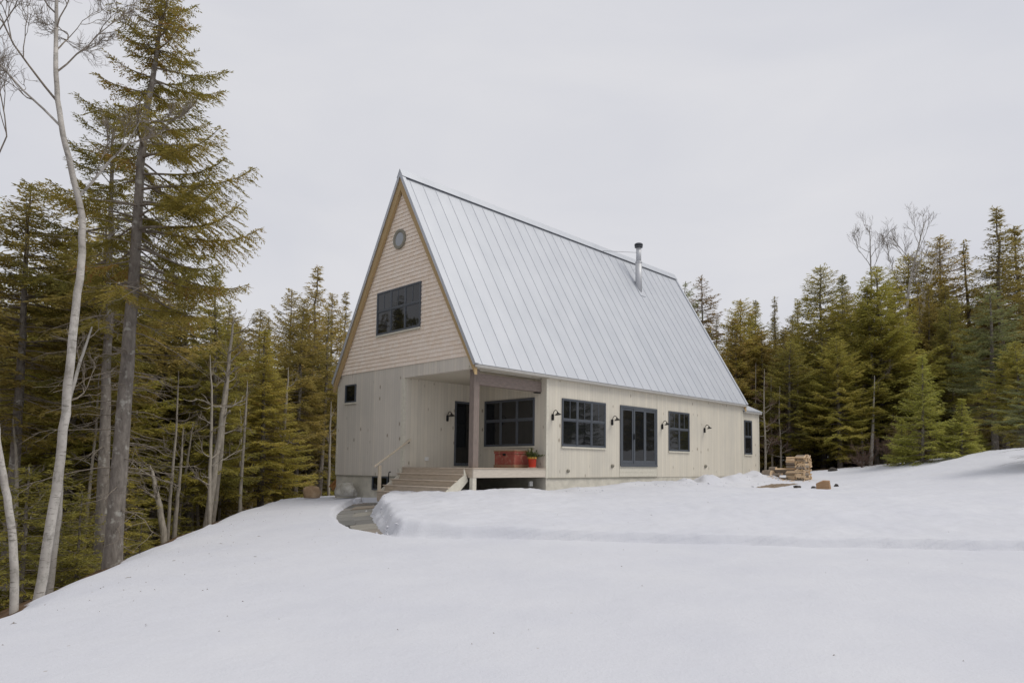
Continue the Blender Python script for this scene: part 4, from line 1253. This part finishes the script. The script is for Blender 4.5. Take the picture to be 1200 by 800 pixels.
# the same wood carries on past both edges of the picture
for i in range(16):
    plant(lr.choice(['forest','dense','dense2','forest2']), 0, lr.uniform(10,42), H=lr.uniform(9,14), X=lr.uniform(-46,-24), label=LLAB, group=GL)
for i in range(18):
    plant(lr.choice(['dense2','fir','broad','dense']), 0, lr.uniform(8,50), H=lr.uniform(9,14), X=lr.uniform(42,66), label=RLAB, group=GR)

def bare_right(seed, trail, Y, rad, label, limbs, mat_k='birch_grey', depth=4, name='birch_tree'):
    X0 = at(trail[0][0], Y, trail[0][1]); z0 = gz(X0, Y)-.2
    pts = [(at(u, Y, v)-X0, 0, tree_z(v, u, Y)-z0) for (u, v) in trail]; pts[0] = (0,0,-.2)
    o = bare_tree(name, seed, pts, rad, mat_k, limbs, depth, spread=.55); o.location = (X0, Y, z0); tag(o, label, 'tree'); return o
bare_right(401, [(1020,545),(1021,450),(1022,380),(1021,330),(1020,295),(1019,265)], 50, .10, 'bare birch crown with fine upright twigs, leftmost above the right wood',
           [(.66,.3,1.0,2.2),(.7,2.9,1.0,2.4),(.76,.1,1.1,2.2),(.8,3.3,1.1,2.0),(.86,1.0,1.1,1.8),(.9,4.,1.1,1.6)])
bare_right(402, [(1060,545),(1062,450),(1060,380),(1066,330),(1076,290),(1086,252)], 48, .13, 'white leaning birch reaching over the spruces, its top bent right', [(.55,3.0,.9,3.0),(.62,.2,.8,3.0),(.7,2.8,1.0,2.6),(.76,.0,.9,2.4),(.82,3.1,1.0,2.0),(.9,.4,1.0,1.6),(.66,3.4,1.2,2.8)], 'birch')
bare_right(403, [(1078,545),(1080,450),(1076,390),(1084,345),(1094,315),(1100,290)], 46, .11, 'crooked white birch with forked bare limbs right of the leaning one', [(.5,.3,.7,2.4),(.6,3.0,.7,2.2),(.68,.1,.9,2.0),(.78,.5,.8,1.8),(.86,3.0,.9,1.4)], 'birch')
bare_right(404, [(1020,552),(1021,530),(1023,500),(1024,470),(1025,440)], 40.5, .12, 'pale birch trunk at the edge of the wood behind the woodpile', [(.9,.5,.9,1.5)], 'birch')
bare_right(405, [(1012,552),(1011,525),(1009,500),(1008,470)], 41.5, .08, 'thin pale trunk left of the pale birch trunk behind the woodpile', [(.9,.5,.9,1.2)], 'birch_grey')
# thin bare saplings right of the house
for i, (u, Y, vt, lab) in enumerate(((897,40,432,'bare tan sapling nearest the rear corner of the house'),(905,42,440,'bare sapling second from the rear corner'),(915,41,452,'bare sapling left of the woodpile top'),(937,43,425,'tall thin bare trunk rising behind the woodpile'),(887,44,425,'bare sapling half hidden by the rear addition'))):
    X0 = at(u, Y); z0 = gz(X0, Y)-.1; Ht = tree_z(vt, u, Y)-z0
    r_ = random.Random(500+i)
    t = bare_tree('bare_sapling', 500+i, [(0,0,-.2),(.05,0,Ht*.3),(-.04,.03,Ht*.6),(.03,0,Ht)], .055, 'dead_bark',
                  [(f, r_.uniform(0,6.28), r_.uniform(.0,.5), r_.uniform(.7,1.5)*(1.15-f)) for f in [k/22 for k in range(5,22)]], 3, twigs='red_twig')
    t.location = (X0, Y, z0); tag(t, lab, 'sapling')
# brush
for i, (u, Y, h_, lab) in enumerate(((1062,35.5,1.3,'reddish bare brush at the foot of the young firs'),(1088,35,1.1,'bare twiggy brush left of the low boughs'),(1040,36.5,1.2,'reddish brush behind the snow crest left of the young firs'),(1010,37.5,.8,'small bare brush on the snow crest right of the woodpile'))):
    X0 = at(u, Y); z0 = gz(X0, Y)-.1; r_ = random.Random(600+i)
    t = bare_tree('brush', 600+i, [(0,0,0),(.02,0,h_*.4),(0,.03,h_*.8)], .014, 'red_twig',
                  [(r_.uniform(.02,.9), r_.uniform(0,6.28), r_.uniform(.25,1.3), h_*r_.uniform(.5,1.1)) for _ in range(26)], 3, twigs='red_twig', spread=.8)
    t.location = (X0, Y, z0); tag(t, lab, 'bush')
# ------------------------------------------------------------------ things on and around the porch
def worn_paint(name, c, wear, amt, scale=7):
    m_ = mat(name, c, .55, spec=.35); t = NT(m_)
    co = t.coord()
    n1 = t.noise(co, scale, 6, .65); n2 = t.noise(co, scale*.5, 3)
    f = t.n('ShaderNodeMapRange', {'Value': n1, 'From Min': amt, 'From Max': amt+.12}).outputs[0]
    b = t.ramp(n2, [(.3, tuple(x*.8 for x in c)), (.7, tuple(min(1,x*1.15) for x in c))])
    t.link(t.mix(t.math('MULTIPLY', f, .8), b, wear), 'Base Color'); t.bump(n1, .25, .004)
    return m_
M['chest_red'] = worn_paint('faded_red_paint', (.30,.078,.058), (.33,.20,.14), .53)
M['chest_band'] = worn_paint('worn_wood_band', (.30,.20,.12), (.36,.10,.06), .5, 12)
M['pot_red'] = worn_paint('bright_red_glaze', (.52,.045,.02), (.45,.10,.04), .75)
M['pot_yellow'] = mat('yellow_rim_glaze', (.55,.30,.06), .4)
M['saucer'] = mat('pale_pink_saucer', (.62,.45,.36), .5)
M['pot_leaf'] = leaf_mat('potted_evergreen_leaves', [(0,(.05,.075,.02)),(.5,(.13,.16,.04)),(1,(.27,.28,.09))], .25)
M['pot_flower'] = mat('pale_dried_flower', (.62,.55,.36), .8)

chest = empty('chest', h2w(2.62, 1.14, -.07), math.pi/2-TH)
tag(chest, 'worn red wooden chest standing on the porch deck under the window', 'chest')
def cbox(n_, m_, *bx, **kw):
    q = MB(); q.box(*bx); return q.build(n_, M[m_], chest, **kw)
cbox('body', 'chest_red', -.31,.31,-.475,.475,.10,.455, bevel=.006)
cbox('base_band', 'chest_band', -.335,.335,-.50,.50,.004,.102, bevel=.008)
cbox('lid', 'chest_red', -.33,.33,-.495,.495,.458,.535, bevel=.01)
cbox('lid_band', 'chest_band', -.345,.345,-.51,.51,.537,.575, bevel=.012)
q = MB(); q.box(-.345,-.311,-.06,.06,.40,.47); q.build('latch', M['black'], chest, bevel=.004)

pr = random.Random(3)
pot = empty('potted_plant', h2w(2.80, .34, -.07), 0)
tag(pot, 'evergreen sprigs in a bright red pot at the porch edge beside the chest', 'plant')
def lathe(prof, n=28):
    q = MB(); V = [(r_*math.cos(2*math.pi*k/n), r_*math.sin(2*math.pi*k/n), z_) for r_, z_ in prof for k in range(n)]
    F = [(j*n+k, j*n+(k+1)%n, (j+1)*n+(k+1)%n, (j+1)*n+k) for j in range(len(prof)-1) for k in range(n)]
    return q.add(V, F)
lathe([(.0,.018),(.112,.018),(.118,.03),(.135,.29),(.14,.30)]).build('pot', M['pot_red'], pot, smooth=True)
lathe([(.14,.301),(.152,.303),(.156,.335),(.15,.355),(.138,.358),(.130,.33),(.0,.32)]).build('pot_rim', M['pot_yellow'], pot, smooth=True)
lathe([(.0,.002),(.15,.002),(.17,.014),(.165,.024),(.12,.017)]).build('saucer', M['saucer'], pot, smooth=True)
rs = np.random.RandomState(9)
PP, DD, LL, WW, TT = [], [], [], [], []
stems = []
for i in range(46):
    az = rs.rand()*6.28; el = .25+1.1*rs.rand(); l_ = .16+.20*rs.rand()
    if i < 4: az = -.1+rs.normal()*.15; el = .35; l_ = .42
    d_ = np.array([math.cos(az)*math.cos(el), math.sin(az)*math.cos(el), math.sin(el)])
    s = np.linspace(0,1,6); p = np.array([rs.normal()*.05, rs.normal()*.05, .33]) + d_*(l_*s)[:,None] + np.array([0,0,-.10])*(s**2)[:,None]*(1-el/1.5)
    stems.append((p, .004*(1-s*.7)))
    n_ = 26; f = .15+.85*rs.rand(n_)
    P = np.stack([np.interp(f, s, p[:,j]) for j in range(3)],1); D = d_ + rs.normal(size=(n_,3))*.55; D /= np.linalg.norm(D,axis=1)[:,None]
    PP.append(P); DD.append(D); LL.append(.05+.03*rs.rand(n_)); WW.append(np.full(n_,.016)); TT.append(np.clip(.5*rs.rand()+.5*rs.rand(n_),0,1))
V, F = blades(np.concatenate(PP), np.concatenate(DD), np.concatenate(LL), np.concatenate(WW), rs)
np_mesh('leaves', V, F, M['pot_leaf'], False, {'tint': ('FACE', np.concatenate(TT))}, parent=pot)
V, F = np_tubes(stems, 4); np_mesh('stems', V, F, M['twig'], True, parent=pot)
n_ = 90; D = rs.normal(size=(n_,3)); D[:,2] = abs(D[:,2]); D /= np.linalg.norm(D,axis=1)[:,None]
V, F = blades(np.array([-.06,.06,.56])+rs.normal(size=(n_,3))*.035, D, np.full(n_,.05), np.full(n_,.016), rs)
np_mesh('flower_head', V, F, M['pot_flower'], parent=pot)

# ------------------------------------------------------------------ boulders, stones, lumps
def rock_mat(name, stops, sc_=3.0):
    m_ = mat(name, rough=.9, spec=.15); t = NT(m_); co = t.coord()
    n1 = t.noise(co, sc_, 6, .65); n2 = t.noise(co, sc_*6, 4, .6)
    c = t.ramp(n1, stops); c = t.mix(t.math('MULTIPLY', n2, .35), c, (.12,.10,.08))
    t.link(c, 'Base Color'); t.bump(n2, .6, .02); return m_
M['rock_tan'] = rock_mat('tan_granite', [(.3,(.30,.19,.10)),(.55,(.44,.31,.19)),(.75,(.52,.41,.29))])
M['rock_grey'] = rock_mat('pale_lichened_granite', [(.3,(.34,.31,.25)),(.5,(.52,.50,.44)),(.62,(.62,.61,.57)),(.8,(.40,.34,.25))], 4)
M['rock_dark'] = rock_mat('dark_wet_stone', [(.3,(.03,.03,.03)),(.7,(.10,.09,.08))])
M['snow_lump'] = mat('packed_snow', (.60,.608,.643), .85, spec=.2)
def rock(name, seed, size, m_, loc, rz, label, cat, rough_=.16, flat=.35):
    bm = bmesh.new(); bmesh.ops.create_icosphere(bm, subdivisions=4, radius=1)
    from mathutils import noise
    off = Vector((seed*3.7, seed*1.3, seed*7.1))
    for v in bm.verts:
        d = v.co.normalized()
        k = 1 + rough_*noise.noise(d*1.3+off)*2 + rough_*.5*noise.noise(d*3.1+off)
        c = d*k
        if c.z > .8: c.z = .8+(c.z-.8)*.5
        if c.z < -flat: c.z = -flat
        v.co = Vector((c.x*size[0], c.y*size[1], (c.z+flat)*size[2]))
    me = bpy.data.meshes.new(name); bm.to_mesh(me); bm.free()
    me.materials.append(M[m_]); me.polygons.foreach_set('use_smooth', [True]*len(me.polygons))
    o = bpy.data.objects.new(name, me); col.objects.link(o); o.location = loc; o.rotation_euler = (0,0,rz)
    return tag(o, label, cat)
def on(u, v, Y, dz=0.0):
    p = sight(u, v, Y); return (p.x, p.y, gz(p.x, p.y)+dz)
rock('boulder', 1, (.29,.26,.34), 'rock_tan', on(365.5, 580, 24.6, .03), .3, 'rounded tan boulder on the snow crest left of the house', 'boulder', .13)
bx, by, _ = h2w(-.42, 6.25); rock('boulder', 2, (.58,.28,.36), 'rock_grey', (bx, by, gz(bx,by)+.08), math.pi-TH-.05, 'long pale lichened boulder against the foundation left of the steps', 'boulder', .14)
bx, by, _ = h2w(-.75, 4.9); rock('snow_block', 3, (.15,.12,.19), 'snow_lump', (bx, by, gz(bx,by)-.03), .4, 'small block of snow left of the bottom step', 'snow block', .2, .5)
rock('stone', 4, (.14,.10,.09), 'rock_dark', on(934, 568, 26.5, -.02), .2, 'dark stone in the snow left of the split chunk, nearest the pallet', 'stone', .2)
rock('stone', 5, (.10,.09,.08), 'rock_dark', on(953.5, 567.5, 26.2, -.02), 1.2, 'dark stone in the snow touching the left of the split chunk', 'stone', .2)
rock('stone', 6, (.09,.08,.10), 'rock_dark', on(980, 567.5, 26.4, -.02), 2.2, 'dark stone in the snow right of the split chunk', 'stone', .2)
rock('stone', 7, (.28,.2,.16), 'rock_dark', on(976, 546.5, 36.5, -.02), .7, 'dark stone on the snow crest at the edge of the right wood', 'stone', .2)

# crumbled snow along the shovelled edges, needles and twigs dropped on the snow
cr = random.Random(21)
q = MB()
ico = bmesh.new(); bmesh.ops.create_icosphere(ico, subdivisions=1, radius=1)
ICV = [v.co.copy() for v in ico.verts]; ICF = [tuple(v.index for v in f.verts) for f in ico.faces]; ico.free()
for i in range(170):
    if i < 90:
        k = cr.randrange(0, 6); a_, b_ = RAISED[k], RAISED[k+1]; f_ = cr.random()
        x, y = a_[0]+(b_[0]-a_[0])*f_+cr.gauss(-.10,.13), a_[1]+(b_[1]-a_[1])*f_+cr.gauss(0,.12)
    else:
        x, y, _ = h2w(cr.uniform(3.3,17.5), cr.gauss(-1.3,.5))
    r_ = cr.uniform(.010,.026) if cr.random() < .85 else cr.uniform(.026,.05); z_ = gz(x, y)
    M3 = Matrix.Rotation(cr.uniform(0,6.28), 3, 'Z')
    q.add([M3 @ Vector((v.x*r_*cr.uniform(.7,1.7), v.y*r_*cr.uniform(.6,1.4), v.z*r_*cr.uniform(.4,1))) + Vector((x,y,z_+r_*.3)) for v in ICV], ICF)
o = q.build('snow_crumbs', M['snow_lump'], smooth=True); tag(o, 'small crumbs of snow fallen along the shovelled edges', 'snow crumbs', kind='stuff')
q = MB()
for i in range(170):
    if i < 100:
        y = cr.uniform(6.5,20); x = -6.2 - .2*(y-7.7) + abs(cr.gauss(0,1.6)) + .1
    else:
        y = cr.uniform(4.5,26); x = cr.uniform(-5,1)*y/8+cr.uniform(0,9)
    z_ = gz(x, y); l_ = cr.uniform(.004,.013) if cr.random() < .93 else cr.uniform(.02,.06); a_ = cr.uniform(0,6.28); c_, s_ = math.cos(a_), math.sin(a_); w_ = cr.uniform(.001,.003)
    q.add([(x+c_*u_-s_*v_, y+s_*u_+c_*v_, z_+h_) for u_, v_, h_ in ((-l_,-w_,.002),(l_,-w_,.006),(l_,w_,.006),(-l_,w_,.002),(0,0,.012))], [(0,1,2,3),(0,1,4),(1,2,4),(2,3,4),(3,0,4)])
o = q.build('needle_litter', M['twig']); tag(o, 'fallen needles and bits of twig sprinkled over the snow', 'litter', kind='stuff')

# ------------------------------------------------------------------ firewood
def wood_mat(name, c0, c1, scale=9):
    m_ = mat(name, rough=.8, spec=.15); t = NT(m_); co = t.coord()
    oi = t.n('ShaderNodeObjectInfo').outputs['Random']
    f = t.noise(co, scale, 5, .6, (.6,4,4))
    c = t.ramp(t.math('ADD', t.math('MULTIPLY', f, .55), t.math('MULTIPLY', oi, .45)), [(.22, c0), (.75, c1)])
    t.link(c, 'Base Color'); t.bump(f, .5, .008); return m_
M['split_wood'] = wood_mat('fresh_split_wood', (.42,.27,.14), (.78,.60,.40))
M['end_wood'] = wood_mat('end_grain', (.46,.31,.17), (.74,.56,.37), 14)
M['log_bark'] = wood_mat('log_bark', (.12,.095,.075), (.30,.25,.20))
M['pallet'] = trim_mat('weathered_pallet_board', (.20,.175,.15), .15, sc3=(2,6,6))
def log_mesh(seed, kind):
    r_ = random.Random(seed); R0 = r_.uniform(.066,.098) if kind != 'round' else r_.uniform(.13,.16); l_ = .42
    prof = []
    if kind == 'quarter':
        prof = [(-.5,-.38)] + [(-.5+math.cos(a)*1.05, -.38+math.sin(a)*1.05) for a in (.0,.4,.8,1.2,1.57)]
        bark = {1,2,3,4}
    elif kind == 'half':
        prof = [(math.cos(a), math.sin(a)*.95-.35) for a in [k*math.pi/6 for k in range(7)]]
        bark = {0,1,2,3,4,5}
    elif kind == 'slab':
        prof = [(-.95,-.4),(.95,-.35),(.85,.4),(-.8,.45)]; bark = {2}
    else:
        prof = [(math.cos(k*2*math.pi/12), math.sin(k*2*math.pi/12)) for k in range(12)]; bark = set(range(12))
    prof = [(a*R0*r_.uniform(.92,1.08), b*R0*r_.uniform(.92,1.08)) for a, b in prof]
    n = len(prof); q = MB(); rings = 4; V = []
    for j in range(rings):
        x = -l_/2 + l_*j/(rings-1); k = 1+r_.uniform(-.05,.05); oy, oz = r_.uniform(-.006,.006), r_.uniform(-.006,.006)
        V += [(x+r_.uniform(-.004,.004), a*k+oy, b*k+oz) for a, b in prof]
    q.add(V, [])
    for j in range(rings-1):
        for k in range(n):
            q.f.append((j*n+k, j*n+(k+1)%n, (j+1)*n+(k+1)%n, (j+1)*n+k)); q.m.append(1 if k in bark else 0)
    q.f.append(tuple(range(n))); q.m.append(2); q.f.append(tuple((rings-1)*n+k for k in range(n))); q.m.append(2)
    o = q.build('firewood_log', [M['split_wood'], M['log_bark'], M['end_wood']])
    me = o.data; bpy.data.objects.remove(o); return me
LOGS = [log_mesh(700+i, k) for i, k in enumerate(['quarter','half','slab','quarter','slab','half','quarter','slab'])]
ROUNDS = [log_mesh(720+i, 'round') for i in range(2)]
ex = Vector((math.sin(TH), math.cos(TH), 0)); ey = Vector((-math.cos(TH), math.sin(TH), 0))
pc = sight(943.5, 557, 31.3); pc = Vector((pc.x, pc.y, 0)); pz = gz(pc.x, pc.y)-.02   # nearest corner of the stack
wr = random.Random(8)
HZ = math.atan2(ex.y, ex.x)
def put_log(me, a, b, z, yaw, roll=None, sc_=1.0, label=None, group=None, tilt=0.0):
    o = bpy.data.objects.new('firewood_log', me); col.objects.link(o)
    p = pc + ex*a + ey*b; o.location = (p.x, p.y, pz+z)
    o.rotation_euler = (wr.uniform(0,6.28) if roll is None else roll, tilt, HZ+yaw); o.scale = (wr.uniform(.93,1.05)*sc_, sc_, sc_)
    tag(o, label or 'split log among the many alike in the tall pale woodpile beside the house', 'log', group or 'split logs of the tall woodpile'); return o
for layer in range(13):
    z_ = .06 + layer*.088
    for column in range(2):
        if column == 1 and layer > 11: continue
        cross = (column == 0 and layer % 2 == 1 and layer < 11)
        b0 = .23 + column*.46 + wr.uniform(-.02,.02)
        if cross:
            for i in range(4):
                put_log(wr.choice(LOGS), .22, .04+.125*i+wr.uniform(-.01,.01), z_+wr.uniform(-.01,.01), wr.uniform(-.05,.05))
            for i in range(3):
                put_log(wr.choice(LOGS), .52+.12*i, b0, z_, math.pi/2+wr.uniform(-.06,.06))
        else:
            for i in range(6):
                if layer == 12 and wr.random() < .3: continue
                put_log(wr.choice(LOGS), .06+.125*i+wr.uniform(-.035,.035), b0+wr.uniform(-.045,.045), z_+wr.uniform(-.018,.018), math.pi/2+wr.uniform(-.16,.16))
# low heap on the pallet, left of the stack
pal = empty('pallet', (pc+ex*.25+ey*1.62).to_tuple()[:2]+(pz+.0,), HZ+math.pi/2-.12)
tag(pal, 'weathered grey pallet lying on the snow under the low log heap', 'pallet')
for i in range(3):
    q = MB(); q.box(-.85,.85,-.42+.38*i,-.34+.38*i,.02,.12); q.build('bearer', M['pallet'], pal, bevel=.004)
for i in range(7):
    q = MB(); q.box(-.84+.255*i,-.70+.255*i,-.48,.48,.122,.145); q.build('board', M['pallet'], pal, bevel=.003)
for (a, b, z_, yaw, me, sc_, lab) in ((.05,1.80,.28,1.25,ROUNDS[0],1.25,'thick round log on the left of the low heap, its sawn end showing'),
        (.0,1.32,.25,1.45,LOGS[1],1.15,'half log lying right of the thick round log on the pallet'),
        (.28,1.62,.26,1.7,ROUNDS[1],1.1,'bark covered round log lying behind the thick one on the pallet'),
        (.12,1.58,.50,1.45,ROUNDS[1],.85,'bark covered round log lying on top of the low heap'),
        (.30,1.22,.27,1.6,LOGS[3],1.2,'split quarter log at the back of the low heap'),
        (.10,1.20,.44,1.75,LOGS[4],1.15,'pale slab on top of the low heap next to the tall stack'),
        (-.22,1.10,.05,1.8,LOGS[0],1.1,'split log lying in the snow before the pallet')):
    put_log(me, a, b, z_+.04, yaw, None if me in LOGS else .4, sc_, lab, 'logs of the low heap on the pallet')
# chips of wood on the snow
cv, cf = [], []
q = MB()
for i in range(70):
    p = pc + ex*wr.gauss(-.35,.3) + ey*wr.gauss(.9,.5); z_ = gz(p.x, p.y)
    a = wr.uniform(0,6.28); l_ = wr.uniform(.02,.06); w_ = l_*.5
    c_, s_ = math.cos(a), math.sin(a)
    V = [(p.x+c_*x-s_*y, p.y+s_*x+c_*y, z_+zz_+wr.uniform(0,.012)) for x, y, zz_ in ((-l_,-w_,.004),(l_,-w_,.004),(l_,w_,.004),(-l_,w_,.004),(0,0,.022))]
    q.add(V, [(0,1,2,3),(0,1,4),(1,2,4),(2,3,4),(3,0,4)])
o = q.build('wood_chips', M['split_wood']); tag(o, 'yellow wood chips scattered on the snow before the woodpile', 'wood chips', kind='stuff')
# the single split chunk in the snow
q = MB()
V = [(-.25,-.15,0),(.22,-.17,-.04),(.24,.16,-.04),(-.22,.17,0),(-.23,-.13,.26),(.05,-.15,.33),(.24,-.14,.30),(.23,.15,.31),(-.20,.15,.27),(0,.15,.34),(-.02,-.17,0),(0,.17,0)]
q.add(V, [(0,10,5,4),(10,1,6,5),(1,2,7,6),(2,11,9,7),(11,3,8,9),(3,0,4,8),(4,5,9,8),(5,6,7,9),(0,3,11,10),(10,11,2,1)])
M['chunk'] = wood_mat('weathered_split_chunk', (.24,.14,.075), (.50,.34,.20), 7)
o = q.build('wood_chunk', M['chunk'], bevel=.02, seg=2); o.location = on(965.5, 571.5, 25.2, -.03); o.rotation_euler = (.05,-.12,-.5)
tag(o, 'single split chunk of orange wood lying alone in the snow', 'log')
